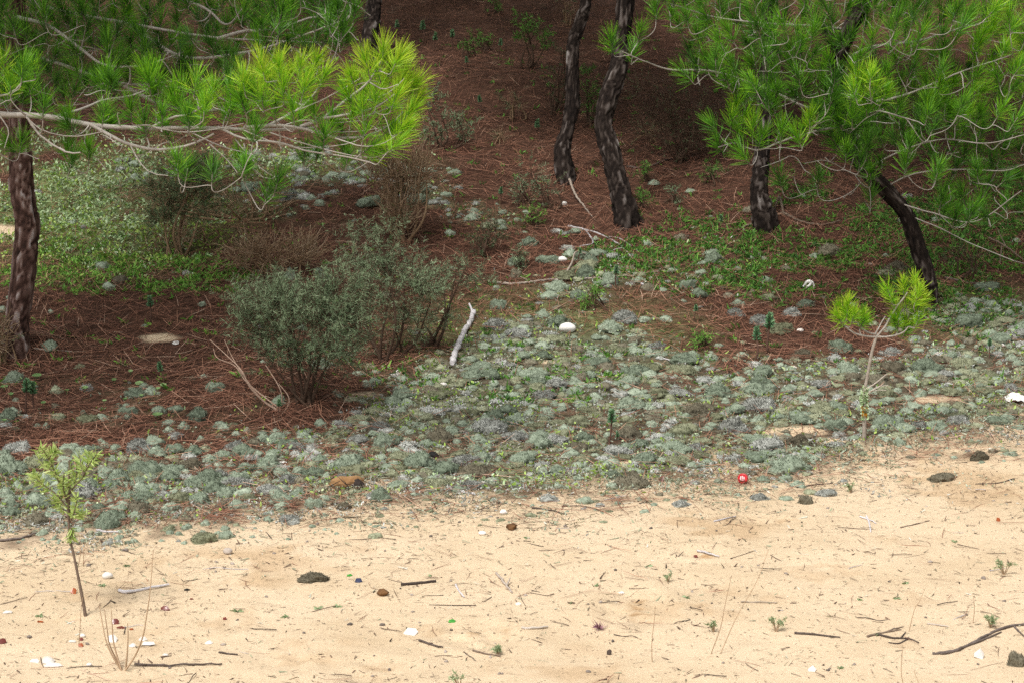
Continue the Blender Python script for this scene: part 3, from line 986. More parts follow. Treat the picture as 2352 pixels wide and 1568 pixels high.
for k, (x, y, sd_) in enumerate(((-3.9, 11.2, 11), (3.9, 12.0, 12), (-1.4, 15.1, 13), (1.3, 15.3, 14), (4.2, 15.8, 15), (-4.4, 15.5, 16), (0.0, 20.5, 17))):  # pines out of view, added so their crowns block skylight over the slope
    z = float(height(x, y))
    tt = thing('pine_tree', ['unseen pine added left of the slope for its shade', 'unseen pine added right of the slope for its shade', 'unseen shade pine added high on the slope behind the bright left bough', 'unseen shade pine added high on the slope behind the crooked trunks',
                             'unseen shade pine added high on the slope at the right', 'unseen shade pine added high on the slope at the far left', 'unseen shade pine added on the top of the slope'][k], 'tree', (x, y, z), 'unseen pines added for shade deeper in the wood')
    g_ = Geo()
    bark_trunk(g_, [(x, y, z - .03), (x + .06, y, z + 1.2), (x - .05, y, z + 2.4), (x, y, z + 3.4)], [.075, .06, .05, .02], ns=16, step=.05, seed=sd_)
    obj('trunk', g_, M_BARKD, tt)
    cg = Geo()
    crown_mesh(cg, (x, y, z + 3.1), (1.8, 1.6, .8), 240, 200 + sd_)
    obj('crown', cg, M_NEEDLE, tt)

# --- leaning pine on the right with the big green crown
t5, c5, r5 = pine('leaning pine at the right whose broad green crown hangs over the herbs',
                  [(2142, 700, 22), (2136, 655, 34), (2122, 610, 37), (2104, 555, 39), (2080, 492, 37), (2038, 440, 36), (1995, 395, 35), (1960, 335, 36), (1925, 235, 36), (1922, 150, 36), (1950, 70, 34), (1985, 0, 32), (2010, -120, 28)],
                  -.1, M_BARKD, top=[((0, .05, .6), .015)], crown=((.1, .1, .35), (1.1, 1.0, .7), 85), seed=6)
d5 = depth_of(c5[0])
net = Net()
L5 = [([(1925, 235), (1860, 250), (1760, 205), (1640, 165), (1540, 160), (1480, 140), (1430, 118)], -.05, -.35, .0090), ([(1945, 290), (1880, 300), (1810, 320), (1740, 345), (1690, 330), (1650, 340)], -.05, -.55, .0085),
      ([(1950, 70), (1860, 60), (1760, 55), (1640, 40), (1540, 10)], -.05, -.4, .0085), ([(1922, 150), (2000, 110), (2110, 95), (2220, 60), (2310, 40)], -.05, -.3, .010),
      ([(1925, 220), (2000, 235), (2090, 215), (2200, 170), (2320, 130)], -.05, -.5, .010), ([(1960, 335), (1990, 280), (2010, 255), (2060, 265), (2110, 280)], -.05, -.6, .0075),
      ([(1990, 390), (2060, 350), (2160, 320), (2260, 330), (2352, 310)], -.05, -.5, .0080), ([(2030, 432), (2100, 400), (2200, 390), (2300, 395), (2352, 380)], -.05, -.4, .0075),
      ([(2060, 465), (2140, 490), (2240, 510), (2345, 440)], -.05, -.45, .0070), ([(1985, 0), (1900, -30), (1700, -40)], 0, -.3, .009), ([(2000, -60), (2150, -40), (2330, -50)], 0, -.3, .009),
      ([(2010, 415), (1960, 400), (1900, 370), (1850, 375)], -.05, -.4, .0050), ([(2085, 495), (2150, 520), (2230, 560), (2330, 600)], -.05, -.2, .0050)]
for lst, a, b, r in L5:
    net.path(px(lst, d5 + a, b), r * (.5 if lst[0][1] > 380 else .75), .0018)
C5 = [(1405, 95, -.1, .52, -.4), (1470, 70, .05, .52, -.4), (1505, 22, 0, .48, -.4), (1455, 120, .2, .4, -.35),
      (1985, 190, 0, .78, -.75), (2000, 168, .1, .82, -.75), (1960, 208, -.3, .7, -.75), (2035, 214, .4, .66, -.7), (1985, 232, 0, .6, -.7), (2010, 205, .2, .72, -.75), (1970, 175, -.15, .76, -.75),
      (1845, 292, 0, .7, -.6), (1860, 270, .1, .76, -.6), (1830, 312, -.3, .6, -.6), (1690, 242, 0, .64, -.6), (1680, 272, -.1, .6, -.6), (1730, 290, 0, .7, -.6), (1700, 310, -.3, .55, -.6), (1750, 312, .3, .56, -.6),
      (1795, 300, 0, .55, -.6), (1640, 292, -.6, .42, -.55), (1650, 332, -.7, .42, -.55), (1702, 350, -.8, .5, -.6), (1780, 242, 0, .46, -.5), (1880, 252, .1, .46, -.5), (1710, 270, .1, .62, -.6),
      (2130, 232, .1, .55, -.5), (2180, 250, .3, .5, -.5), (2250, 262, .3, .45, -.5), (2090, 330, .1, .45, -.6), (2080, 375, .1, .45, -.6), (2150, 220, 0, .6, -.5), (2160, 190, 0, .62, -.5),
      (2230, 40, .2, .72, -.5), (2280, 60, .4, .74, -.5), (2310, 110, .6, .72, -.5), (2330, 150, .7, .64, -.5), (2250, 100, .2, .66, -.5), (2290, 20, .3, .76, -.5), (2190, 30, .1, .7, -.5), (2330, 60, .5, .66, -.5),
      (1790, 405, -.1, .3, -.3), (2000, 452, .1, .36, -.3), (1880, 405, 0, .3, -.3), (2165, 455, .2, .42, -.3), (2250, 460, 0, .42, -.3), (2150, 400, .3, .45, -.4), (2240, 400, .2, .4, -.4), (2170, 480, .4, .42, -.3)]
items = [(u, v, l, b, d5 + dz + RNG.uniform(-.05, .1)) for (u, v, l, b, dz) in C5]
items += [(u, v, RNG.gauss((u - 1900) / 900, .3), np.clip(RNG.uniform(.18, .58) + max(0, (u - 2050) / 1300), .1, .72), d5 + RNG.uniform(-.75, .15)) for (u, v) in
          poly_sample([(1500, -80), (1500, 0), (1550, 60), (1570, 170), (1660, 190), (1720, 230), (1880, 230), (1960, 270), (2100, 270), (2420, 290), (2420, -80)], 250, 23)]
items += [(u, v, RNG.gauss(.1, .35), RNG.uniform(.26, .46), d5 + RNG.uniform(-.55, .1)) for (u, v) in poly_sample([(2090, 270), (2400, 280), (2400, 500), (2190, 500), (2150, 400)], 34, 33)]
items += [(u, v, RNG.gauss(0, .35), RNG.uniform(.2, .4), d5 + RNG.uniform(-.5, .0)) for (u, v) in poly_sample([(1870, 240), (2080, 240), (2090, 320), (1960, 330), (1890, 310)], 26, 30)]
items += [(u, v, RNG.gauss(0, .3), RNG.uniform(.3, .5), d5 - RNG.uniform(.15, .5)) for (u, v) in poly_sample([(1900, 240), (1990, 260), (2030, 390), (1985, 400), (1920, 330)], 13, 26)]
ngC = Geo()
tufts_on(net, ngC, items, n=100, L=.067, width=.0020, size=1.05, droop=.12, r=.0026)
for k in range(110):
    p = at(RNG.uniform(1600, 2340), RNG.uniform(40, 470), d5 + RNG.uniform(-.4, .1))
    if np.min(np.linalg.norm(net.P - p, axis=1)) > .13:
        continue
    net.join(p, nrm([RNG.gauss(0, .8), RNG.gauss(0, .5), RNG.uniform(-.5, .7)]), r=.0024, droop=.15, c=.62)
bough = obj('bough', net.geo, M_TWIG, t5)
obj('needles', ngC, M_NEEDLE, bough)

# --- young pine standing at the sand edge on the right
b = ground_hit(1985, 1012)
ds = depth_of(b)
ts = thing('young_pine', 'young pine sapling with lichen-crusted stem and two bright yellow-green heads', 'sapling', b)
g_ = Geo()
pts = np.array([b + np.array([0, 0, -.02])] + px([(1985, 985), (1986, 940), (1984, 912), (1990, 875), (1999, 825), (2006, 795), (2013, 774)], ds))
tube_caps(g_, catmull(pts, 40), np.interp(np.linspace(0, 1, 40), [0, .25, .45, .6, 1], [.0065, .0078, .0068, .0055, .0045]) * NP.uniform(.9, 1.12, 40), 10, .5)
obj('trunk', g_, mat('sapling_bark', [(0, (.12, .10, .08)), (.5, (.27, .23, .19)), (1, (.42, .38, .33))], noise=.4, nscale=50, rough=.95, bump=.6), ts)
g_ = Geo()
mcr = M_FOLIOSE
for k in range(420):
    i = RNG.uniform(.22, .52)
    s_ = catmull(pts, 60)[int(i * 59)]
    dd = nrm([RNG.gauss(0, 1), RNG.gauss(0, 1), RNG.gauss(0, .5)])
    V, F, rep = strips([s_ + dd * .0070], [nrm(dd + NP.normal(0, .6, 3))], [.009], [.008], None, 1)
    g_.add(V, F, RNG.uniform(.35, 1))
obj('lichen_crust', g_, mcr, ts)
g_ = Geo()
for k in range(60):
    s_ = at(1984 + RNG.uniform(-5, 6), RNG.choice((937, 951)) + RNG.uniform(-5, 5), ds - .0085)
    V, F, rep = strips([s_], [nrm([RNG.gauss(0, 1), -.3, RNG.gauss(0, 1)])], [.006], [.006], None, 1)
    g_.add(V, F, RNG.random())
obj('orange_lichen', g_, mat('orange_lichen', [(0, (.30, .13, .01)), (1, (.55, .27, .02))], rough=.9), ts)
net = Net()
net.path(px([(2013, 774), (1985, 771), (1955, 762), (1938, 745)], ds), .0036, .0024)
net.path(px([(2013, 768), (1996, 764), (1976, 752), (1970, 742)], ds, .04), .0036, .0026)
net.path(px([(2013, 774), (2038, 745), (2055, 712), (2072, 690), (2085, 672)], ds, -.03), .0040, .0024)
net.path(px([(2010, 768), (2022, 748), (2034, 728)], ds, .03), .0032, .002)
net.path(px([(2013, 774), (2050, 772), (2076, 764), (2086, 752)], ds, -.03), .0034, .002)
net.path(px([(2055, 712), (2046, 690), (2048, 676)], ds, .02), .0034, .0024)
ST = [(1945, 715, -.15, .84), (1925, 728, -.7, .8), (1962, 722, .3, .8), (1948, 700, 0, .88), (1985, 735, .35, .72), (1982, 720, .1, .74), (1930, 708, -.4, .84), (2050, 690, -.5, .78), (2040, 668, -.3, .8),
      (2075, 655, -.05, .9), (2102, 645, .1, .92), (2110, 672, .4, .9), (2118, 695, .6, .88), (2100, 712, .6, .84), (2062, 722, -.1, .76), (2085, 752, .4, .74), (2112, 730, .7, .82), (2090, 690, .3, .86), (2055, 735, -.3, .72), (2078, 735, .1, .76)]
ngS = Geo()
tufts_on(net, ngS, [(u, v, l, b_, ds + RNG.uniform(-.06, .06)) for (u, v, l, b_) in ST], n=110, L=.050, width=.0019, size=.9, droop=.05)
bough = obj('branch', net.geo, M_TWIG, ts)
obj('needles', ngS, M_NEEDLE, bough)
g_ = Geo()
for (lst, r) in (([(1990, 892), (2010, 880), (2037, 858)], .0028), ([(1992, 905), (2015, 888), (2040, 884)], .0022), ([(1994, 900), (2020, 895), (2036, 896)], .0018), ([(1992, 900), (2010, 893), (2030, 880)], .0016)):
    tube_caps(g_, catmull(px(lst, ds, -.04), 10), np.linspace(r, r * .5, 10), 5, .7)
obj('dead_twig', g_, M_PALEWOOD, ts)

# --- pale yellow-green seedling in the sand at the left
b = ground_hit(199, 1414)
ds = depth_of(b)
tl = thing('pine_seedling', 'slender pine seedling with pale yellow-green whorled leaves rooted in the sand', 'sapling', b)
g_ = Geo()
pts = [b + np.array([0, 0, -.02])] + px([(190, 1375), (181, 1330), (172, 1285), (161, 1235), (157, 1190), (156, 1140), (158, 1085), (160, 1055)], ds)
pts = catmull(pts, 44)
tube_caps(g_, pts, np.linspace(.0044, .0016, 44) * NP.uniform(.9, 1.1, 44), 7, .4)
obj('stem', g_, M_BROWNWOOD, tl)
sprays = [([(158, 1215), (160, 1150), (158, 1105), (165, 1062)], .02), ([(157, 1160), (135, 1105), (120, 1070), (105, 1045)], -.03), ([(132, 1100), (118, 1080), (92, 1062), (88, 1035)], .05), ([(120, 1070), (110, 1050), (96, 1028)], -.08),
          ([(158, 1130), (190, 1095), (200, 1065), (205, 1040)], .0), ([(192, 1092), (205, 1066), (222, 1042)], -.05), ([(192, 1092), (186, 1065), (182, 1046)], .05), ([(158, 1170), (130, 1135), (100, 1112), (88, 1092)], .0),
          ([(158, 1180), (135, 1160), (118, 1142)], .06), ([(160, 1200), (172, 1170), (178, 1140)], -.06), ([(158, 1150), (145, 1120), (148, 1085)], -.05), ([(110, 1050), (122, 1040), (130, 1032)], .0),
          ([(158, 1205), (166, 1222), (164, 1238)], 0), ([(158, 1190), (176, 1180), (188, 1176)], .03), ([(156, 1140), (172, 1110), (176, 1078)], .02), ([(100, 1112), (85, 1100), (76, 1086)], .02)]
sg, lg = Geo(), Geo()
for lst, dz in sprays:
    pp = catmull(px(lst, ds, dz), 24)
    V, F = tube(pp, np.linspace(.0022, .001, 24), 5)
    sg.add(V, F, .3)
    n = 52
    i = NP.integers(4, 24, n)
    T, X, Y = frames(pp)
    th = NP.uniform(0, 6.28, n)
    rad_ = X[i] * np.cos(th)[:, None] + Y[i] * np.sin(th)[:, None]
    D = nrm(rad_ + T[i] * .55)
    V, F, rep = strips(pp[i], D, NP.uniform(.015, .026, n), NP.uniform(.0034, .0052, n), None, 2, prof=[.6, 1, .15])
    lg.add(V, F, np.repeat(np.clip(NP.normal(.55, .2, n), 0, 1), rep))
br = obj('branch', sg, M_BROWNWOOD, tl)
obj('leaves', lg, M_JUV, br)
# landmarks (what they are called, where they stand in the photograph)
for ph, u, v in (('the stout left trunk', 45, 790), ('the big grey-green shrub', 700, 850), ('the grey log', 1062, 780), ('the large white stone', 1303, 752), ('the red bottle cap', 1705, 1098),
                 ('the young pine sapling', 1985, 1005), ('the pine seedling', 198, 1410), ('the crooked trunk', 1440, 505), ('the leaning pine', 2142, 695), ('the bleached bone', 1855, 657),
                 ('the rotten stump', 800, 1108), ('the charcoal lump', 995, 1040), ('the dark lichen clump at the sand edge', 1450, 1112), ('the two-headed spurge', 1405, 990), ('the torn white bag', 2330, 915),
                 ('the long forked branch', 2240, 1480), ('the brown shard', 1520, 1095), ('the purple rosette', 1375, 1442), ('the pale forked stick', 1157, 1340), ('the dry forked weed', 285, 1535),
                 ('the grey stick', 330, 1352), ('the black stick', 960, 1341), ('the large mint-green cushion', 1815, 1072), ('the spurge pair', 1750, 800), ('the straight dark trunk', 1757, 515), ('the bare bent shoots', 570, 900),
                 ('the brown dead shrub', 930, 555), ('the dark green shrub', 405, 585), ('the navy scrap', 823, 1330), ('the long pale twig', 1740, 1384), ('the trampled patch', 1460, 1395)):
    landmark(ph, u, v)


# ------------------------------------------------------------------ shrubs
def shrub(label, base_uv, lobes, n, leaf_mat, stem_mat, leaves=26, sprig=.05, leafL=.010, leafW=.0022, group='shrubs under the pines', stems=7, cat='shrub', bare=0.0, dep=0.0, shell=.45, name='shrub', tw=.0016, bright=.5, barelow=-1.0, upright=.55):
    b = ground_hit(*base_uv)
    d0 = depth_of(b)
    t = thing(name, label, cat, b, group)
    net = Net()
    L = []
    for (u, v, ru, rv, wt) in lobes:
        L.append((at(u, v, d0 + dep), ru * K * d0, rv * K * d0, wt))
    for k in range(stems):
        c, rx, rz, _ = L[k % len(L)]
        tgt = c + np.array([RNG.gauss(0, rx * .45), RNG.gauss(0, rx * .4), RNG.uniform(-.2, .5) * rz])
        s0 = b + np.array([RNG.gauss(0, .018), RNG.gauss(0, .018), -.015])
        mid = s0 * .55 + tgt * .45 + np.array([RNG.gauss(0, .03), RNG.gauss(0, .03), -.02])
        net.path([s0, mid, tgt], .0075, .002, 6, c=.4)
    lg = Geo()
    P, D, Br = [], [], []
    tot = sum(l[3] for l in L)
    for c, rx, rz, wt in L:
        subs = [nrm(NP.normal(size=3)) * NP.uniform(.45, 1.0) for _ in range(11)]
        for _ in range(int(n * wt / tot)):
            q0 = subs[RNG.randrange(11)]
            q = q0 + NP.normal(size=3) * .24
            p = c + q * np.array([rx, rx * .85, rz])
            if p[2] < float(height(p[0], p[1])) + .012:
                continue
            d = nrm(q * np.array([1, 1, .8]) + np.array([0, 0, upright]) + NP.normal(0, .45, 3))
            P.append(p)
            D.append(d)
    P, D = np.array(P), np.array(D)
    zlo, zhi = P[:, 2].min(), P[:, 2].max()
    order = np.argsort(np.linalg.norm(P - b, axis=1))
    for i in order:
        p, d = P[i], D[i]
        pts = net.join(p, d, r=.0017, droop=.02, c=.45, minr=tw * .5)
        V, F = tube(np.array([p, p + d * sprig * .5 + NP.normal(0, .006, 3), p + d * sprig + NP.normal(0, .012, 3)]), [tw * .6, tw * .5, tw * .35], 4)
        net.geo.add(V, F, RNG.uniform(.3, .8))
        if RNG.random() < bare or (p[2] - zlo) / (zhi - zlo) < barelow * RNG.uniform(.6, 1.3):
            continue
        m = int(leaves * RNG.uniform(.7, 1.2))
        tt = NP.random(m)
        r = nrm(np.cross(d[None, :], NP.normal(size=(m, 3))))
        dd = nrm(d[None, :] * .55 + r)
        V, F, rep = strips(p + d[None, :] * (tt * sprig)[:, None], dd, leafL * NP.uniform(.6, 1.3, m), leafW * NP.uniform(.7, 1.2, m), None, 1, prof=[.9, .5])
        lg.add(V, F, np.repeat(np.clip(NP.normal(bright, .2, m), 0, 1), rep), NP.uniform(.35, .65))
    st = obj('stems', net.geo, stem_mat, t)
    if lg.n:
        obj('foliage', lg, leaf_mat, t)
    return t


shrub('big rounded grey-green shrub on brown stems beside the carpet of lichen', (702, 928), [(690, 755, 118, 92, 5), (605, 725, 58, 58, 1.6), (775, 695, 58, 62, 1.4), (790, 790, 52, 48, 1), (715, 850, 50, 38, .6), (640, 835, 50, 36, .6)],
      860, M_SHRUB, M_STEM, leaves=34, stems=9, barelow=.20, sprig=.085, leafL=.016, leafW=.0020, shell=.3)
shrub('grey-green shrub with silvery tips standing behind the big rounded shrub', (880, 830), [(915, 655, 84, 58, 3), (860, 570, 66, 42, 1.5), (965, 690, 44, 36, 1), (850, 625, 44, 40, .7), (935, 755, 40, 34, .5)],
      300, M_SHRUB, M_STEM, leaves=32, bright=.56, sprig=.085, leafL=.016, leafW=.0020, shell=.3)
shrub('low spreading grey-green shrub with bare gaps left of the grey log', (985, 800), [(985, 745, 60, 35, 1), (1080, 625, 45, 28, .6), (1040, 650, 50, 30, .6)], 90, M_SHRUB, M_STEM, leaves=22, stems=6, sprig=.06, leafL=.016, leafW=.0020)
shrub('tall dark green shrub on a brown bare lower half near the green mound', (405, 590), [(415, 430, 75, 40, 2), (460, 400, 50, 26, 1), (370, 490, 45, 28, 1), (440, 470, 60, 40, 1), (400, 540, 50, 40, .7)], 620, M_SHRUBD, M_DEADTW, leaves=30, bare=.1, barelow=.30, bright=.7, tw=.0022, leafL=.012, leafW=.0026)
shrub('low brown tangle of dead twigs beside the big shrub', (640, 635), [(630, 580, 90, 38, 2), (690, 590, 60, 34, 1), (570, 590, 50, 28, 1)], 380, M_SHRUBD, M_DEADTW, bare=1, sprig=.08, stems=10, cat='dead shrub', shell=.2, name='dead_shrub', tw=.0026)
shrub('brown leafless shrub standing in the needles behind the grey-green shrubs', (925, 560), [(918, 450, 55, 72, 2), (955, 390, 46, 44, 1), (878, 390, 44, 40, .9), (925, 510, 34, 36, .6)], 720, M_SHRUBD, M_DEADTW, bare=.93, upright=1.2, leaves=14, sprig=.085, stems=12, cat='dead shrub', shell=.2, name='dead_shrub', tw=.0026)
shrub('greyish dead tangle behind the dark green shrub', (560, 500), [(540, 455, 110, 34, 2), (620, 470, 70, 30, 1), (330, 440, 70, 35, .8)], 190, M_SHRUBD, M_DEADTW, bare=.6, sprig=.06, stems=12, cat='dead shrub', shell=.2, name='dead_shrub', leaves=10, tw=.0024)
shrub('dark brushy tangle of dead twigs between the crooked trunk and the green boughs', (1560, 372), [(1550, 290, 90, 60, 2), (1590, 240, 70, 50, 1), (1500, 230, 50, 50, .8), (1610, 330, 70, 40, 1)], 420, M_SHRUBD, M_STEM, bare=.5, sprig=.08, stems=10, cat='dead shrub', shell=.15, name='dead_shrub', leaves=10, tw=.0026)
shrub('small blue-grey shrub right of the bright bough tips', (1010, 345), [(1010, 270, 34, 40, 1), (1000, 310, 24, 20, .6), (1060, 275, 20, 16, .3), (985, 225, 30, 16, .5)], 90, M_SHRUB, M_STEM, leaves=24, stems=6, leafL=.012, leafW=.003)
shrub('wispy dark green shrub near the lichen patch behind the grey log', (1118, 588), [(1120, 535, 34, 34, 1), (1100, 560, 30, 18, .5)], 70, M_SHRUBD, M_STEM, leaves=22, stems=5)
shrub('thin upright green bush high on the slope', (1212, 160), [(1225, 75, 34, 32, 1), (1195, 50, 22, 16, .4), (1245, 100, 18, 12, .3)], 70, M_HERB, M_STEM, leaves=16, stems=6, leafL=.016, leafW=.004, bright=.35)
shrub('brown dry tuft of twigs at the foot of the stout left trunk', (4, 835), [(0, 780, 40, 45, 1)], 150, M_SHRUBD, M_DEADTW, bare=.9, sprig=.05, stems=7, cat='dead shrub', shell=.2, name='dead_shrub', tw=.0024)
shrub('thin grey bush of upright stems left of the thin dark trunk', (1275, 260), [(1275, 190, 24, 40, 1), (1290, 130, 18, 30, .6)], 60, M_SHRUBD, M_STEM, bare=.6, sprig=.05, stems=6, cat='dead shrub', name='dead_shrub', tw=.0018)
shrub('slim green bush between the two dark trunks', (1350, 290), [(1352, 235, 18, 34, 1), (1345, 180, 12, 18, .4)], 50, M_HERB, M_STEM, leaves=18, stems=5, leafL=.014, leafW=.003, bright=.25)
shrub('feathery pale green weed bush in front of the crooked trunk', (1265, 480), [(1262, 430, 26, 30, 1), (1215, 400, 20, 24, .6), (1240, 450, 20, 20, .5)], 60, M_SHRUB, M_STEM, leaves=18, stems=4, bright=.55, bare=.2)
shrub('sparse grey-green bush rising out of the herbs at the right edge', (2230, 640), [(2220, 590, 60, 28, 1)], 50, M_SHRUBD, M_STEM, leaves=18, stems=6, bare=.4)


for (u, v, hp, m, br, bare, lab) in ((1078, 130, 50, 0, .35, .2, 'thin green weed high on the slope beside the spurge seedlings'), (1110, 120, 34, 0, .4, .2, 'small leafy weed high on the slope'), (1390, 245, 46, 0, .2, .4, 'sparse weed right of the crooked trunk, high on the slope'), (1420, 210, 36, 0, .2, .4, 'wispy weed behind the crooked trunk'),
                        (1180, 275, 60, 2, .4, .8, 'dry brown weed stalks in the middle of the slope'), (1480, 420, 30, 0, .4, .3, 'small green weed in front of the dark brushy tangle'), (1150, 330, 30, 2, .4, .8, 'dry wisp left of the thin dark trunk'), (1060, 330, 34, 1, .5, .2, 'blue-grey weed right of the small blue-grey shrub'),
                        (1300, 60, 60, 2, .4, .9, 'tall dry stalks left of the thin trunk, near its top'), (1630, 420, 40, 0, .25, .4, 'green weed between the dark tangle and the straight trunk'), (1475, 480, 26, 0, .4, .3, 'little green weed at the right side of the crooked foot'), (1545, 470, 30, 1, .4, .4, 'grey-green weed right of the crooked trunk'),
                        (1200, 470, 50, 1, .5, .3, 'pale grey-green weed left of the crooked trunk'), (1225, 520, 40, 0, .5, .3, 'pale green weed behind the long fallen branch'), (1500, 330, 50, 2, .4, .8, 'dry stalks in front of the dark tangle'), (1130, 30, 44, 0, .3, .3, 'green weed at the upper edge of the slope'),
                        (1190, 620, 34, 1, .5, .2, 'grey-green weed left of the long fallen branch'), (1360, 710, 46, 0, .6, .1, 'grassy green tuft above the large white stone'), (1615, 800, 36, 0, .6, .1, 'grassy green tuft at the litter edge right of the white stone'), (2290, 350, 60, 0, .3, .4, 'green weed in the herbs under the right crown')):
    shrub(lab, (u, v), [(u, v - hp * .55, hp * .32, hp * .45, 1)], int(14 + hp * .35), (M_HERB, M_SHRUB, M_SHRUBD)[m], M_DEADTW if m == 2 else M_STEM, leaves=14, stems=5, sprig=.05, leafL=.018, leafW=.0032, group='weeds on the slope', cat='weed', bare=bare, name='weed', tw=.0018, bright=br)


# ------------------------------------------------------------------ spurge seedlings: bare stalk with a leafy head
def spurge_meshes(seed, heads=1):
    rg = np.random.default_rng(seed)
    sg, lg = Geo(), Geo()
    tip = np.array([rg.normal(0, .006), rg.normal(0, .006), 1.0])
    pts = catmull(np.array([[0, 0, -.05], [rg.normal(0, .03), rg.normal(0, .03), .35], [rg.normal(0, .03), rg.normal(0, .03), .7], tip]), 14)
    V, F = tube(pts, np.linspace(.034, .024, 14), 6)
    sg.add(V, F, .4)
    m = 130
    t = rg.random(m)
    th = rg.uniform(0, 6.28, m)
    z0 = .62 + .36 * t
    ax = np.stack([np.interp(z0, pts[:, 2], pts[:, 0]), np.interp(z0, pts[:, 2], pts[:, 1]), z0], axis=1)
    D = np.stack([np.cos(th), np.sin(th), .15 + 1.3 * t ** 2], axis=1)
    V, F, rep = strips(ax, D, .17 * rg.uniform(.7, 1.1, m) * (1 - .35 * t), .055 * rg.uniform(.8, 1.1, m), None, 2, prof=[.6, 1, .4])
    lg.add(V, F, np.repeat(np.clip(rg.normal(.5, .2, m) + (t - .5) * .3, 0, 1), rep))
    return sg.mesh('stem'), lg.mesh('leaf_head')


SP = [spurge_meshes(s) for s in (1, 2, 3)]
for a_, b_ in SP:
    a_.materials.append(M_SPSTEM)
    b_.materials.append(M_SPURGE)
SPL = [(345, 742, 62, 'single spurge seedling above the pale sand patch in the needles'), (376, 885, 55, 'spurge seedling between pennywort leaves in front of the pale sand patch'), (60, 950, 82, 'taller spurge of the pair near the left edge below the stout trunk'),
       (80, 948, 72, 'shorter spurge of the pair near the left edge below the stout trunk'), (1735, 830, 78, 'spurge seedling of the pair left of the sapling, the left one'), (1762, 812, 92, 'spurge seedling of the pair left of the sapling, the right one'),
       (1400, 1018, 78, 'upright spurge with dead lower leaves standing in the lichen carpet'), (1420, 1022, 32, 'short spurge leaning beside the upright one in the lichen carpet'), (2272, 822, 44, 'small dark spurge seedling near the right edge'),
       (1415, 660, 50, 'spurge seedling behind the large white stone'), (1237, 322, 46, 'spurge seedling on the slope left of the thin trunk'), (1075, 165, 34, 'spurge seedling high on the slope, left of the thin green bush'), (997, 120, 44, 'dark spurge seedling just right of the trunk top behind the bright bough'),
       (972, 100, 50, 'leftmost of the dark spurge seedlings on the upper slope'), (1040, 115, 46, 'third dark spurge seedling on the upper slope'), (910, 90, 42, 'spurge seedling behind the tip of the bright bough'), (1105, 260, 40, 'spurge seedling in the middle of the upper slope'),
       (1150, 470, 40, 'spurge seedling right of the brown leafless shrub'), (1595, 740, 40, 'withered spurge left of the white lichen clump'), (1655, 530, 36, 'small spurge seedling between the crooked and the straight trunk'), (640, 960, 44, 'spurge seedling beside the bare bent shoots'),
       (1145, 130, 40, 'slim spurge seedling beside the thin green bush'), (1330, 600, 30, 'tiny spurge seedling above the pale twig pile')]
for i, (u, v, hpx, lab) in enumerate(SPL):
    b = ground_hit(u, v)
    h = hpx * K * depth_of(b)
    t = thing('spurge_seedling', lab, 'seedling', b, 'spurge seedlings')
    t.rotation_euler = (RNG.gauss(0, .07), RNG.gauss(0, .07), RNG.uniform(0, 6))
    t.scale = (h, h, h)
    for k, nm in enumerate(('stem', 'leaf_head')):
        o = bpy.data.objects.new(nm, SP[i % 3][k])
        COL.objects.link(o)
        o.parent = t


# ------------------------------------------------------------------ sticks, logs and branches
def lay(lst, lift=.0, r=.004, end=None, n=None):
    """points on the ground along a line seen in the photo"""
    pts = []
    for q in lst:
        p = ground_hit(q[0], q[1])
        p[2] += r * .8 + lift + (q[2] if len(q) > 2 else 0)
        pts.append(p)
    return np.array(pts)


def stick(name, label, cat, lst, r0, r1, m, forks=(), group=None, ns=8, c=.5, rough_=.12, lift=0.0):
    pts = lay(lst, lift, r0)
    ln = np.sum(np.linalg.norm(np.diff(pts, axis=0), axis=1))
    n = max(8, min(60, int(ln / .012)))
    P = catmull(pts, n)
    P[1:-1] += NP.normal(0, r0 * .18, (n - 2, 3))
    g_ = Geo()
    if name == 'stick':
        r0, r1 = r0 * .8, r1 * .75
    tube_caps(g_, P, np.linspace(r0, r1, n) * NP.uniform(1 - rough_, 1 + rough_, n), ns, c)
    for (fl, fr0, fr1) in forks:
        fp = lay(fl, 0, fr0)
        k = max(6, len(fp) * 4)
        tube_caps(g_, catmull(fp, k), np.linspace(fr0, fr1, k), max(5, ns - 2), c)
    o = obj(name, g_, m, origin=tuple(pts.mean(0)))
    tag(o, label, cat, group)
    return o


stick('fallen_log', 'smooth grey weathered log lying beside the big grey-green shrub', 'log', [(1038, 842), (1050, 806), (1066, 772), (1082, 742), (1089, 726, .008)], .0108, .0080, M_GREYWOOD, ns=12, lift=.006, forks=[([(1083, 742, .01), (1084, 728, .02), (1078, 718, .03)], .006, .004), ([(1062, 780), (1072, 778, .008)], .006, .004)])
stick('fallen_branch', 'long thin fallen branch in the needles behind the large white stone', 'branch', [(1142, 652), (1180, 655), (1225, 650), (1262, 645), (1300, 645), (1390, 640), (1460, 634), (1540, 622)], .0060, .003, M_PALEWOOD,
      [([(1262, 646), (1290, 640), (1312, 620, .02), (1322, 598, .03), (1345, 596, .02)], .0055, .003), ([(1225, 650), (1200, 640), (1172, 625)], .004, .002)], c=.3)
stick('fallen_branch', 'pale straight stick lying in the needles right of the long fallen branch', 'branch', [(1472, 655), (1500, 662), (1530, 668)], .006, .003, M_GREYWOOD)
stick('fallen_branch', 'dead twiggy branch lying in front of the crooked trunk', 'branch', [(1305, 522), (1345, 530), (1390, 545), (1430, 570), (1455, 600)], .005, .002, M_GREYWOOD,
      [([(1345, 530), (1362, 560), (1330, 570), (1348, 598)], .004, .002), ([(1390, 545), (1420, 548), (1450, 566)], .003, .0015), ([(1430, 570), (1400, 580), (1380, 605)], .003, .0015)], c=.3)
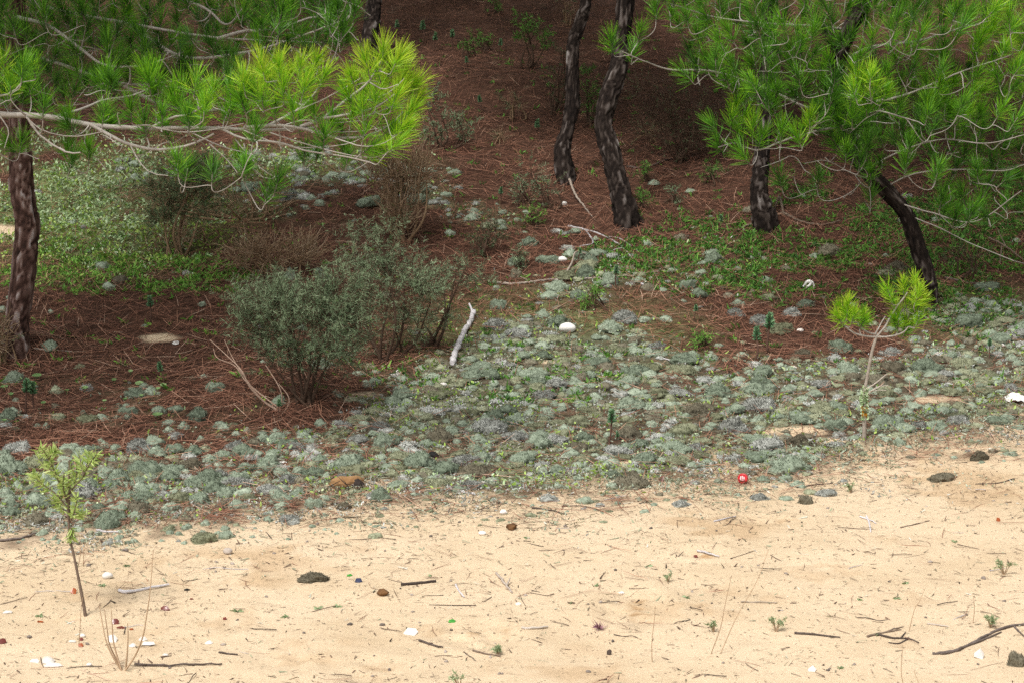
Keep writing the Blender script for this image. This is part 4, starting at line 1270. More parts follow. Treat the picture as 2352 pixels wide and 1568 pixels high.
stick('fallen_branch', 'bare stick leaning in the needles between the two dark trunks', 'branch', [(1308, 430, .03), (1322, 460, .02), (1345, 482), (1360, 500)], .006, .003, M_PALEWOOD, c=.25)
stick('fallen_branch', 'thin forked stick at the foot of the thin dark trunk', 'branch', [(1235, 408), (1275, 402), (1320, 385)], .004, .002, M_BROWNWOOD, [([(1280, 402), (1295, 425), (1285, 450)], .0035, .002)])
stick('fallen_branch', 'dead branch lying behind the straight dark trunk toward the crooked one', 'branch', [(1440, 385), (1480, 388), (1530, 370), (1560, 365)], .006, .003, M_DARKWOOD, c=.6)
stick('tree_root', 'bare grey root spreading from the straight dark trunk to the right', 'root', [(1765, 505), (1800, 495), (1840, 512), (1890, 520), (1930, 510)], .008, .003, M_BROWNWOOD, [([(1800, 496), (1790, 470, .03), (1780, 480)], .006, .004), ([(1765, 508), (1720, 520), (1690, 535)], .008, .003)])
stick('fallen_branch', 'brown branch lying behind the leaning pine at the right edge', 'branch', [(2170, 640), (2205, 648), (2240, 655), (2275, 660)], .006, .004, M_DARKWOOD, c=.7)
stick('fallen_branch', 'grey twiggy branch sloping down at the right edge among the herbs', 'branch', [(2270, 575, .05), (2310, 585, .03), (2350, 605, .01)], .005, .003, M_BROWNWOOD, [([(2300, 583, .03), (2296, 610), (2290, 630)], .003, .002), ([(2310, 585, .03), (2290, 560, .06)], .003, .002)])
stick('fallen_branch', 'long dark forked branch reaching in from the right edge over the sand', 'branch', [(2142, 1502), (2190, 1496), (2225, 1482), (2270, 1458), (2310, 1442), (2370, 1432), (2420, 1425)], .0036, .0030, M_DARKWOOD,
      [([(2225, 1482), (2262, 1468), (2300, 1452)], .003, .0015), ([(2330, 1440), (2345, 1455), (2352, 1462)], .0025, .0015), ([(2200, 1494), (2180, 1500), (2160, 1503)], .004, .002)], c=.75)
HAND = [
    ('grey stick', 'grey stick with a bent end lying near the pine seedling', [(274, 1359), (292, 1363), (340, 1353), (388, 1345)], .0060, .0042, M_GREYWOOD, [([(292, 1363), (280, 1361), (273, 1358)], .005, .003)], .6),
    ('stick', 'black charred stick lying alone on the sand', [(921, 1344), (960, 1341), (1001, 1337)], .0050, .0045, M_DARKWOOD, [], .35),
    ('stick', 'pale forked stick pointing at the viewer on open sand', [(1140, 1318), (1158, 1340), (1176, 1362)], .0042, .0036, M_PALEWOOD, [([(1163, 1347), (1172, 1336, .01)], .003, .0015)], .5),
    ('stick', 'thin curved grey stick on open sand', [(1047, 1344), (1055, 1360), (1066, 1372)], .0034, .0024, M_GREYWOOD, [], .5),
    ('stick', 'short white stick right of the large white shell', [(1198, 1443), (1226, 1444), (1258, 1441)], .0044, .0028, M_PALEWOOD, [], .8),
    ('stick', 'dark stick crossing the sand edge at the left border', [(-8, 1243), (40, 1239), (86, 1226)], .0052, .0032, M_DARKWOOD, [], .8),
    ('stick', 'grey-blue stick at the sand edge behind the pine seedling', [(222, 1219), (245, 1223), (272, 1223)], .0042, .0034, M_GREYWOOD, [], .4),
    ('stick', 'straight grey stick ending at a dark knot on the sand edge', [(1009, 1119), (1050, 1128), (1092, 1138)], .0046, .0050, M_GREYWOOD, [], .5),
    ('stick', 'thin dark twig running right from the knot on the sand edge', [(1222, 1167), (1260, 1172), (1302, 1182)], .0034, .0020, M_DARKWOOD, [], .6),
    ('stick', 'brown twig lying across the sand edge below the dark lichen clump', [(1290, 1163), (1340, 1163), (1385, 1175)], .0030, .0016, M_BROWNWOOD, [], .5),
    ('stick', 'long pale twig lying level on the open sand at the right', [(1702, 1383), (1740, 1384), (1784, 1385)], .0028, .0020, M_BROWNWOOD, [], .9),
    ('stick', 'dark twig over the hollow in the sand on the right', [(1602, 1266), (1625, 1272), (1652, 1279)], .0040, .0026, M_GREYWOOD, [], .4),
    ('stick', 'curved dark twig below the large white shell', [(963, 1472), (985, 1479), (1005, 1486), (1018, 1487)], .0036, .0024, M_DARKWOOD, [], .6),
    ('stick', 'thin twig at the bottom below the trampled sand', [(1086, 1494), (1115, 1502), (1150, 1507)], .0030, .0022, M_BROWNWOOD, [], .5),
    ('stick', 'long dark twig lying level at the lower left', [(310, 1527), (380, 1530), (460, 1527), (510, 1526)], .0040, .0022, M_DARKWOOD, [], .6),
    ('stick', 'short black twig at the lower left', [(503, 1499), (525, 1502), (546, 1504)], .0030, .0022, M_DARKWOOD, [], .5),
    ('stick', 'forked dark twig near the long branch at the right', [(2012, 1457), (2050, 1466), (2085, 1467), (2110, 1477)], .0034, .0020, M_DARKWOOD, [([(2068, 1467), (2080, 1452)], .0024, .0012), ([(2085, 1468), (2065, 1478), (2040, 1476)], .0024, .0012)], .5),
    ('stick', 'pale stick above the long branch at the right', [(2130, 1433), (2158, 1437), (2178, 1440)], .0030, .0022, M_PALEWOOD, [], .6),
    ('stick', 'brown bundle-like twig left of the long branch at the right', [(1992, 1463), (2035, 1452), (2075, 1440)], .0036, .0018, M_BROWNWOOD, [([(2035, 1452), (2070, 1446)], .0022, .0012)], .6),
    ('stick', 'dark crossing twigs on the sand below the lichen patches at the right', [(1975, 1187), (1998, 1195), (2012, 1203)], .0032, .0022, M_GREYWOOD, [([(1990, 1186), (1996, 1200), (2000, 1222)], .0030, .002)], .6),
    ('stick', 'slanted brown twig near the right edge of the upper sand', [(2068, 1212), (2100, 1205), (2135, 1196)], .0026, .0016, M_BROWNWOOD, [], .6),
    ('stick', 'grey twig lying below the brown shard', [(1640, 1198), (1665, 1192), (1690, 1186)], .0032, .0022, M_GREYWOOD, [], .4),
    ('stick', 'thin dark stick right of the red bottle cap', [(1830, 1120), (1870, 1114), (1912, 1110)], .0026, .0018, M_DARKWOOD, [], .7),
    ('stick', 'stick with a worn end in front of the mint-green cushion', [(1825, 1455), (1870, 1458), (1930, 1465)], .0038, .0022, M_DARKWOOD, [], .6),
    ('stick', 'dark curved twig in the lower right corner area', [(2330, 1100), (2290, 1110), (2240, 1112)], .0028, .0016, M_DARKWOOD, [], .6),
    ('stick', 'slim stick in the lichen left of the young sapling', [(1880, 938), (1930, 930), (1985, 918)], .0032, .002, M_PALEWOOD, [], .4),
    ('stick', 'grey stick half buried in lichen right of the large white stone', [(1488, 810), (1530, 826), (1585, 845)], .0042, .0028, M_GREYWOOD, [], .5),
    ('stick', 'thin pale stick in the lichen below the grey log', [(1030, 995), (1060, 992), (1088, 989)], .0036, .002, M_PALEWOOD, [], .5),
    ('stick', 'dark stick in the lichen below the grey log', [(1060, 965), (1080, 957), (1110, 945)], .0036, .002, M_DARKWOOD, [], .5),
    ('stick', 'thin straight stick leaving the foot of the stout left trunk', [(78, 802), (120, 805), (165, 808)], .0036, .0024, M_PALEWOOD, [], .5),
]
for nm, lab, lst, r0, r1, m, fk, c in HAND:
    stick('stick', lab, 'stick', lst, r0, r1, m, fk, 'sticks lying on the sand and litter', c=c)


# bare bent shoots left of the big shrub
def stems_thing(name, label, cat, base_uv, paths, m, r0=.0026, r1=.0012, part='stem', group=None, leaf=None):
    b = ground_hit(*base_uv)
    d0 = depth_of(b)
    t = thing(name, label, cat, b, group)
    for lst in paths:
        g_ = Geo()
        pts = [b + np.array([RNG.gauss(0, .006), RNG.gauss(0, .006), -.01])] + [at(u, v, d0 + dz) for (u, v, dz) in lst]
        n = 8 + 5 * len(lst)
        tube_caps(g_, catmull(pts, n), np.linspace(r0, r1, n), 5, RNG.uniform(.3, .8))
        obj(part, g_, m, t)
    return t


stems_thing('dry_shoots', 'bare pale bent shoots left of the big grey-green shrub', 'dry plant', (648, 940), [[(610, 925, -.02), (575, 890, -.05), (555, 850, -.05), (520, 815, 0), (482, 780, .05)], [(600, 915, 0), (560, 862, .02), (535, 822, .05), (515, 780, .1)], [(570, 880, .05), (540, 840, .1), (500, 822, .12), (490, 800, .14)],
            [(648, 915, -.02), (642, 890, -.03), (625, 860, -.02), (610, 838, 0)], [(664, 925, 0), (660, 905, 0), (640, 880, .03)]], M_PEELED, .0030, .0012)
stems_thing('dry_weed', 'dry weed with a few upright bare stems in the lower left sand', 'dry plant', (288, 1538), [[(258, 1505, 0), (243, 1470, 0), (234, 1425, .02), (228, 1390, .03)], [(310, 1505, 0), (328, 1460, -.02), (337, 1410, -.02), (345, 1352, -.02), (352, 1262, 0)], [(292, 1500, 0), (294, 1460, 0), (293, 1430, .0)],
            [(266, 1510, .02), (252, 1480, .02), (247, 1450, .03), (240, 1398, .05)], [(262, 1480, .02), (258, 1440, .03), (256, 1400, .03)]], M_STRAW, .0024, .0009)
for (bu, bv, tops, lab) in ((1640, 1500, [[(1655, 1440, 0), (1665, 1390, 0), (1680, 1320, .02)], [(1690, 1420, 0), (1740, 1330, .03), (1765, 1260, .05)]], 'thin reddish grass stalks leaning right on the open sand'),
                            (1495, 1520, [[(1497, 1480, 0), (1503, 1420, 0), (1505, 1390, 0)]], 'single hair-thin stalk right of the purple rosette'), (2090, 1450, [[(2100, 1400, 0), (2112, 1380, 0), (2125, 1350, .02)]], 'hair-thin leaning stalk in the sand at the right'),
                            (190, 1300, [[(192, 1270, 0), (196, 1235, 0)], [(186, 1260, 0), (180, 1225, 0)]], 'hair-thin stalks beside the pine seedling'), (2068, 1640, [[(2075, 1590, 0), (2070, 1540, 0), (2074, 1480, 0)], [(2110, 1590, 0), (2100, 1540, 0)]], 'upright thin stalks at the bottom edge at the right'),
                            (180, 1480, [[(184, 1440, 0), (186, 1400, 0), (190, 1370, 0)]], 'straight thin stalk in front of the pine seedling'), (2240, 1430, [[(2238, 1400, 0), (2236, 1370, 0)]], 'thin stalk left of the long forked branch')):
    stems_thing('grass_stalk', lab, 'grass stalk', (bu, bv), tops, M_STRAW, .0011, .0006, group='dry stalks in the sand')
# small feathery seedlings in the sand
for (bu, bv, hp, lab) in ((2306, 1318, 44, 'feathery green seedling near the right edge of the sand'), (1055, 1580, 50, 'feathery grey-green plant at the bottom edge'), (1782, 1450, 46, 'feathery seedling left of the long forked branch'), (1640, 1450, 40, 'feathery seedling beside the reddish grass stalks'),
                          (2275, 1440, 40, 'feathery plant above the long forked branch'), (1535, 1335, 24, 'small grey feathery seedling right of the pale forked stick'), (1955, 1130, 26, 'thin green seedling on the upper sand at the right'), (1145, 1500, 22, 'tiny feathery seedling below the trampled sand')):
    b = ground_hit(bu, min(bv, 1566)) if bv < 1567 else ground_hit(bu, bv)
    d0 = depth_of(b)
    h = hp * .8 * K * d0
    t = thing('feathery_seedling', lab, 'seedling', b, 'feathery seedlings in the sand')
    sg, lg = Geo(), Geo()
    for k in range(RNG.randint(4, 7)):
        an = RNG.uniform(0, 6.28)
        tip = b + np.array([math.cos(an) * h * RNG.uniform(.3, .9), math.sin(an) * h * RNG.uniform(.3, .8), h * RNG.uniform(.45, 1)])
        pp = catmull(np.array([b + np.array([0, 0, -.005]), b * .5 + tip * .5 + np.array([0, 0, h * .25]), tip]), 14)
        V, F = tube(pp, np.linspace(.0013, .0006, 14), 4)
        sg.add(V, F, .6)
        i = NP.integers(5, 14, 26)
        D = NP.normal(size=(26, 3)) + np.array([0, 0, .3])
        V, F, rep = strips(pp[i], D, .009 * NP.uniform(.6, 1.2, 26), .0022, None, 1)
        lg.add(V, F, NP.random(1)[0])
    obj('stem', sg, M_STRAW, t)
    obj('leaves', lg, M_SEEDL, t)


# ------------------------------------------------------------------ stones, shells, shards and litter
def blob(seed, sub=2, rough_=.25, flat=1.0, facet=False):
    import bmesh
    bm = bmesh.new()
    bmesh.ops.create_icosphere(bm, subdivisions=sub, radius=1)
    for v_ in bm.verts:
        n_ = mnoise.noise(v_.co * 1.1 + Vector((seed * 5.1, 0, 0))) + .5 * mnoise.noise(v_.co * 2.7 + Vector((0, seed * 3.3, 0)))
        v_.co *= 1 + rough_ * n_
        v_.co.z *= flat
    V = np.array([v_.co[:] for v_ in bm.verts])
    F = np.array([[v_.index for v_ in f.verts] for f in bm.faces])
    bm.free()
    return V, F


def lump(name, label, cat, u, v, wpx, hpx, m, seed=0, group=None, rough_=.25, sub=3, sink=.25, c=.5, smooth=True, rz=None, dpt=None):
    b = ground_hit(u, v)
    s_ = K * depth_of(b)
    V, F = blob(seed, sub, rough_)
    w, h = wpx * s_ * .5, hpx * s_ * .5
    V = V * np.array([w, (dpt * s_ * .5 if dpt else w * .8), h])
    a = RNG.uniform(-.4, .4) if rz is None else rz
    V = V @ np.array([[math.cos(a), math.sin(a), 0], [-math.sin(a), math.cos(a), 0], [0, 0, 1]])
    V = V + b + np.array([0, 0, h * (1 - sink)])
    g_ = Geo().add(V, F, c)
    o = obj(name, g_, m, origin=tuple(b), smooth=smooth)
    tag(o, label, cat, group)
    return o


def shard(name, label, cat, u, v, wpx, hpx, m, tilt=.5, curve=.15, seed=0, rz=0, group=None, thick=.0022, pts=None, lift=.35):
    """a thin curved broken piece lying tilted on the ground"""
    rg = random.Random(seed)
    b = ground_hit(u, v)
    s_ = K * depth_of(b)
    k_ = .40 if m is not M_WHITE else .46
    w, h = wpx * s_ * k_, hpx * s_ * k_
    if pts is None:
        n = rg.randint(5, 7)
        pts = []
        for i in range(n):
            an = 6.283 * i / n + rg.uniform(-.3, .3)
            pts.append((math.cos(an) * rg.uniform(.75, 1.05), math.sin(an) * rg.uniform(.75, 1.05)))
    n = len(pts)
    rings = []
    for f in (1.0, .55):
        rings.append([(x * f, y * f) for x, y in pts])
    V = []
    for side in (1, -1):
        for rgp in rings:
            for x, y in rgp:
                V.append((x * w, y * h * 1.0, side * thick * .5 - curve * w * (x * x)))
        V.append((0, 0, side * thick * .5))
    V = np.array(V)
    m2 = 2 * n + 1
    F3 = []
    F4 = []
    for sd in (0, 1):
        o = sd * m2
        for i in range(n):
            j = (i + 1) % n
            q = [o + i, o + j, o + n + j, o + n + i]
            F4.append(q if sd == 0 else q[::-1])
            q = [o + n + i, o + n + j, o + 2 * n]
            F3.append(q if sd == 0 else q[::-1])
    for i in range(n):
        j = (i + 1) % n
        F4.append([i, m2 + i, m2 + j, j])
    ct, st = math.cos(tilt), math.sin(tilt)
    Rx = np.array([[1, 0, 0], [0, ct, -st], [0, st, ct]])
    cz, sz = math.cos(rz), math.sin(rz)
    Rz = np.array([[cz, -sz, 0], [sz, cz, 0], [0, 0, 1]])
    V = V @ Rx.T @ Rz.T
    V[:, 2] -= V[:, 2].min() + (V[:, 2].max() - V[:, 2].min()) * .12
    V = V + b
    g_ = Geo()
    g_.add(V, np.array(F4), rg.uniform(.3, .7))
    g_.add(V, np.array(F3), rg.uniform(.3, .7))
    o = obj(name, g_, m, origin=tuple(b), smooth=False)
    tag(o, label, cat, group)
    return o


lump('stone', 'large smooth white stone among lichen and needles', 'stone', 1303, 762, 38, 24, M_WHITE, 3, 'white stones', .12, c=.9)
lump('stone', 'small oval white stone tucked behind a grey lichen cushion on the litter', 'stone', 1291, 601, 24, 14, M_WHITE, 4, 'white stones', .1, c=.9)
lump('stone', 'small white stone in the needles in front of the crooked trunk', 'stone', 1296, 473, 12, 12, M_WHITE, 6, 'white stones', .1, c=.9)
lump('stone', 'tiny white stone left of the foot of the crooked trunk', 'stone', 1442, 452, 9, 9, M_WHITE, 5, 'white stones', .1, c=.9)
lump('stone', 'flat whitish stone lying left of the spurge pair', 'stone', 1838, 762, 17, 9, M_WHITE, 7, 'white stones', .1)
lump('stone', 'small white stone under the big shrub edge left of the grey log', 'stone', 1018, 886, 19, 10, M_WHITE, 8, 'white stones', .15)
lump('stone', 'round white mushroom-like stone at the sand edge below the charcoal lump', 'stone', 1108, 1227, 18, 10, M_WHITE, 9, 'white stones', .1, c=.9)
lump('stone', 'pale stone with grey bands lying right of the pine seedling', 'stone', 247, 1327, 26, 17, M_BONE, 10, 'stones on the sand', .25, c=.3, sub=2)
lump('stone', 'round brownish stone half sunk in the sand', 'stone', 523, 1270, 24, 15, M_PEB, 11, 'stones on the sand', .2, c=.9)
lump('stone', 'dark crumbly clod left of the black stick', 'clod', 879, 1366, 25, 17, M_STUMP, 12, 'stones on the sand', .45, c=.3)
lump('stone', 'white rounded stone near the pale shell pile', 'stone', 190, 1462, 14, 9, M_WHITE, 13, 'white stones', .1)
lump('stone', 'white pebble above the shell pile', 'stone', 205, 1528, 13, 8, M_WHITE, 14, 'white stones', .1)
lump('stone', 'greyish white stone at the bottom edge', 'stone', 1040, 1655, 20, 12, M_WHITE, 15, 'white stones', .1)
lump('charcoal_lump', 'black charcoal lump lying on the lichen carpet', 'charcoal', 996, 1052, 27, 18, M_CHAR, 16, None, .5, sub=2)
lump('dark_seed', 'dark brown seed case standing on the open sand', 'seed', 1399, 1502, 11, 14, M_DARKWOOD, 21, 'dark bits on the sand', .4)
lump('knot', 'dark gnarled knot at the end of the grey stick on the sand edge', 'knot', 1176, 1215, 24, 17, M_STUMP, 17, 'dark bits on the sand', .6, c=.2)
# red-brown, amber, green and white shards
for i, (u, v, w, h, m, tilt, rz, lab) in enumerate((
        (265, 1432, 26, 16, M_RED, .9, .2, 'upright purple-red shard in front of the pine seedling'), (278, 1442, 33, 9, M_RED, .35, -.1, 'long dark red shard lying beside the upright one'), (379, 1400, 34, 13, M_RED, .8, -.2, 'curved red shard right of the upright shards'),
        (170, 1362, 20, 15, M_AMBER, .9, .3, 'amber shard leaning at the foot of the pine seedling'), (186, 1484, 18, 13, M_AMBER, .7, .2, 'orange shard below the pine seedling'), (187, 1470, 14, 9, M_RED, .6, .1, 'small dark red shard below the pine seedling'),
        (5, 1476, 28, 16, M_RED, .6, .2, 'reddish shard at the left border'), (516, 1422, 14, 9, M_RED, .5, 0, 'small rusty shard on open sand at the left'), (92, 1428, 22, 6, M_AMBER, .3, -.1, 'thin rusty shard left of the pine seedling'), (302, 1445, 14, 6, M_AMBER, .3, .1, 'tiny orange shard above the white shards'),
        (1519, 1104, 20, 16, M_RED, .8, -.5, 'brown glassy shard at the sand edge'), (2293, 1196, 17, 12, M_AMBER, .9, .4, 'rust-coloured shard on the sand at the right'), (531, 1232, 26, 13, M_RED, .6, .1, 'brown curled leaf-like shard in the upper left sand'), (440, 1376, 12, 5, M_RED, .4, 0, 'tiny red shard right of the grey stick'),
        (1039, 1428, 26, 11, M_GREEN, .5, .4, 'green sliver of leaf near the large white shell'), (803, 1322, 20, 8, M_GREEN, .4, .3, 'green sliver of leaf left of the navy scrap'), (823, 1336, 24, 14, M_NAVY, .6, -.2, 'navy blue scrap on open sand'), (1598, 1280, 16, 9, M_RED, .7, .2, 'rusty shard in the sand hollow at the right'),
        (650, 1062, 26, 9, M_BONE, .3, .1, 'broken pale shell on the litter behind the left lichens'), (403, 790, 24, 12, M_BONE, .7, -.5, 'pale broken bone piece on the needle litter'), (430, 1355, 22, 7, M_CHAR, .4, .3, 'small black bark flake on open sand'))):
    shard('leaf' if 'leaf near' in lab or 'leaf left' in lab else 'scrap' if m is M_NAVY else 'shard', lab, 'leaf' if m is M_GREEN else 'shard', u, v, w, h * 1.5, m, tilt, .18, i + 50, rz, 'broken shards on the sand')
for i, (u, v, w, h, tilt, rz, lab) in enumerate((
        (944, 1455, 44, 24, .35, -.2, 'large white fan-shaped shell lying on open sand'), (110, 1520, 40, 20, .4, .5, 'largest white shell of the pile at the lower left'), (122, 1530, 56, 15, .2, .1, 'long bluish white shell under the pile at the lower left'), (80, 1520, 34, 11, .3, -.3, 'narrow white shell at the left end of the pile'),
        (258, 1472, 30, 20, .5, .4, 'ridged white shell in front of the dry weed'), (328, 1470, 22, 12, .4, .1, 'small white shell right of the dry weed stems'), (340, 1480, 36, 14, .25, -.1, 'pale violet shell right of the dry weed stems'), (305, 1484, 20, 11, .4, .3, 'white shell fragment left of the pale violet one'),
        (18, 1408, 28, 9, .3, .2, 'white shell sliver at the left border'), (166, 1474, 22, 7, .3, .1, 'small white shell sliver below the pine seedling'), (2250, 1510, 34, 20, .9, .4, 'white cupped shell below the long forked branch'), (1157, 1178, 22, 12, .5, .1, 'crusty white shell fragment on the upper sand'),
        (1866, 1540, 24, 16, .5, .2, 'white shell fragment at the bottom right'), (480, 1478, 20, 12, .3, .2, 'pinkish white shell in the lower left'), (1190, 1388, 16, 9, .3, .1, 'small white shell below the pale forked stick'), (1427, 1362, 18, 7, .3, 0, 'white chip right of the trampled patch path'),
        (2302, 795, 26, 9, .5, .1, 'white scrap beside the dark spurge at the right edge'), (1824, 846, 20, 10, .6, .2, 'little white shell in the needles left of the sapling'), (380, 1505, 18, 7, .3, 0, 'thin white shell right of the dry weed'), (2090, 720, 14, 8, .4, 0, 'small white chip behind the sapling'))):
    shard('shell', lab, 'shell', u, v, w, h * 1.6, M_WHITE, tilt, .3, i + 150, rz, 'white shells on the sand', .0028)

# red bottle cap with its white marks, tilted toward the viewer
b = ground_hit(1706, 1108)
s_ = K * depth_of(b)
R_ = 11.5 * s_
tcap = thing('bottle_cap', 'red plastic bottle cap with white marks tipped on its side at the sand edge', 'bottle cap', b)
ax = nrm(np.array([-.33, -.93, .20]))
cx = nrm(np.cross(np.array([0, 0, 1.0]), ax))
cy = np.cross(ax, cx)
cc_ = b + np.array([0, 0, R_ * .92])
prof = [(-.62, .0), (-.62, .90), (-.55, 1.0), (.40, 1.0), (.52, .97), (.58, .88), (.58, .80), (.50, .76), (.46, .72), (.46, 0)]
ns = 40
V = []
for (a_, r_) in prof:
    for j in range(ns):
        th = 2 * math.pi * j / ns
        kn = 1 + (.008 if (j % 2 and -.6 < a_ < .45 and r_ > .95) else 0)
        V.append(cc_ + ax * a_ * R_ * .8 + (cx * math.cos(th) + cy * math.sin(th)) * max(r_, .001) * R_ * kn)
F = []
for i in range(len(prof) - 1):
    for j in range(ns):
        F.append([i * ns + j, i * ns + (j + 1) % ns, (i + 1) * ns + (j + 1) % ns, (i + 1) * ns + j])
obj('cap_shell', Geo().add(np.array(V), np.array(F), .5), M_REDPL, tcap, smooth=False)
g_ = Geo()


def bar(x0, y0, x1, y1, w):
    p0, p1 = np.array([x0, y0]), np.array([x1, y1])
    d_ = (p1 - p0) / np.linalg.norm(p1 - p0)
    n_ = np.array([-d_[1], d_[0]]) * w * .5
    q = [p0 - n_, p1 - n_, p1 + n_, p0 + n_]
    V = [cc_ + cx * x * R_ + cy * y * R_ + ax * R_ * .8 * z for z in (.45, .52) for (x, y) in q]
    g_.add(np.array(V), np.array([[4, 5, 6, 7], [3, 2, 1, 0], [0, 1, 5, 4], [1, 2, 6, 5], [2, 3, 7, 6], [3, 0, 4, 7]]), .5)


bar(-.36, -.42, -.36, .42, .17)
bar(-.02, .02, -.08, .50, .15)
bar(-.02, .02, .06, .48, .13)
bar(-.02, -.48, -.02, .05, .15)
bar(.33, -.36, .33, .34, .17)
obj('printed_mark', g_, M_WHITEPR, tcap, smooth=False)

# bleached animal bone with two prongs
b = ground_hit(1856, 664)
s_ = K * depth_of(b)
g_ = Geo()
for lst, r in (([(-13, 2, 0), (-7, 10, 2), (-2, 17, 0), (5, 18, -2)], (2.2, 4.4)), ([(5, 18, -2), (10, 15, -1), (13, 8, 0), (12, 0, 1)], (3.2, 1.6)), ([(-8, 1, -6), (-2, 6, -4), (4, 10, -3), (6, 16, -2)], (2.0, 3.4))):
    P_ = catmull(np.array([b + np.array([x, yy * 1.0, z]) * s_ for (x, z, yy) in lst]), 16)
    tube_caps(g_, P_, np.linspace(r[0], r[1], 16) * s_ * NP.uniform(.9, 1.1, 16), 8, .8)
o = obj('bone', g_, M_BONE, origin=tuple(b))
tag(o, 'bleached two-pronged animal bone on the needles among green herbs', 'bone')
# torn white bag at the right edge
b = ground_hit(2335, 922)
s_ = K * depth_of(b)
nu, nv = 26, 14
U, W_ = np.meshgrid(np.linspace(-1, 1, nu), np.linspace(-1, 1, nv))
cxl = np.interp(U, [-1, -.5, 0, .5, 1], [0, 8, 2, -6, -8])
X = U * 36 + 10
Zl = cxl + W_ * np.interp(U, [-1, -.6, 0, 1], [4, 8, 7, 6])
V = np.stack([X, W_ * 16 + 3 * np.sin(U * 5), np.maximum(Zl + 8, 0) * .8 + 5 * (fbm(U * 4, W_ * 4, 1, 3) - .4) * 2], axis=-1).reshape(-1, 3) * s_ + b
I = np.arange(nv - 1)[:, None] * nu
J = np.arange(nu - 1)[None, :]
F = np.stack([I + J, I + J + 1, I + nu + J + 1, I + nu + J], axis=-1).reshape(-1, 4)
V2 = V + np.array([0, .0012, -.0016])
g_ = Geo().add(V, F, .8).add(V2, F[:, ::-1], .8)
o = obj('torn_bag', g_, M_WHITE, origin=tuple(b))
tag(o, 'torn white crumpled bag lying on the lichen at the right edge', 'bag')
# rotten stump hollow at the sand edge
b = ground_hit(800, 1122)
s_ = K * depth_of(b)
tst = thing('rotten_stump', 'crumbling ochre-brown stump cut into the sand edge under the lichen', 'stump', b)
g_ = Geo()
V, F = blob(31, 4, .35)
V = V * np.array([40, 26, 19]) * s_ + b + np.array([.0, .03, .008])
g_.add(V, F, .62)
obj('wood', g_, M_STUMP, tst)
g_ = Geo()
V, F = blob(32, 3, .4)
V = V * np.array([15, 12, 16]) * s_ + b + np.array([22 * s_, .008, .008])
g_.add(V, F, .12)
for k in range(26):
    p = b + np.array([RNG.uniform(-38, 38) * s_, -.015 + RNG.uniform(-.02, .01), RNG.uniform(.004, .03)])
    V, F, rep = strips([p], [nrm([RNG.gauss(0, 1), RNG.gauss(0, .3), RNG.gauss(-.2, .3)])], [.06], [.0025], None, 2)
    g_.add(V, F, .2)
obj('root_fibres', g_, M_DARKWOOD, tst)
# purple dried rosette on the sand
b = ground_hit(1376, 1446)
g_ = Geo()
n = 46
D = NP.normal(size=(n, 3))
D[:, 2] = np.abs(D[:, 2]) * .7 + .1
V, F, rep = strips(np.repeat(b[None, :] + np.array([0, 0, .004]), n, 0), D, NP.uniform(.012, .026, n), .0022, NP.normal(0, .004, (n, 3)), 2)
g_.add(V, F, np.repeat(NP.random(n), rep))
o = obj('dried_rosette', g_, M_PURPLE, origin=tuple(b))
tag(o, 'purple dried spiky rosette alone on the sand', 'dried plant')
# ------------------------------------------------------------------ lichen cushions
def cushion(seed, fl=420, flL=.17, flW=.055, hgt=.62):
    rg = np.random.default_rng(seed)
    V, F = blob(seed, 4 if fl > 400 else 3, .42)
    fn = np.array([mnoise.noise(Vector(p_) * 9.0) + .6 * mnoise.noise(Vector(p_) * 19.0) for p_ in V])
    V = V * (1 + .055 * fn[:, None]) * np.array([1, .85, hgt])
    low = V[:, 2] < -.12
    V[low, 2] = -.12
    g_ = Geo().add(V * .95, F, np.clip(.42 + .34 * fn, .05, .9))
    q = rg.normal(size=(fl, 3))
    q[:, 2] = np.abs(q[:, 2]) * 1.1 - .12
    q = nrm(q)
    # find radius along q on the lumpy body
    dots = nrm(V) @ nrm(q * np.array([1, .85, hgt])).T
    k = np.argmax(dots, axis=0)
    P = V[k] * rg.uniform(.84, 1.0, fl)[:, None]
    D = nrm(nrm(P * np.array([1, 1, 1.6])) * .8 + rg.normal(0, .6, (fl, 3)))
    Vs, Fs, rep = strips(P, D, flL * rg.uniform(.5, 1.2, fl), flW * rg.uniform(.6, 1.2, fl), None, 1, prof=[1, .6])
    tone = np.clip(rg.normal(.52, .2, fl), 0, 1)
    pat = np.sin(P[:, 0] * 4 + seed) * np.cos(P[:, 1] * 3.3 + seed * 2) * .12
    g_.add(Vs, Fs, np.repeat(np.clip(tone + pat, 0, 1), rep), .5)
    return g_


CUSH = [[None] * 6 for _ in range(4)]
for kk in range(4):
    for s_ in range(6):
        gme = cushion(300 + s_ * 7 + kk, 1500, (.080, .11, .085, .08)[kk], (.048, .060, .045, .045)[kk], (.60, .50, .56, .46)[kk]).mesh('lichen_cushion')
        gme.materials.append(M_LICH[kk])
        CUSH[kk][s_] = gme

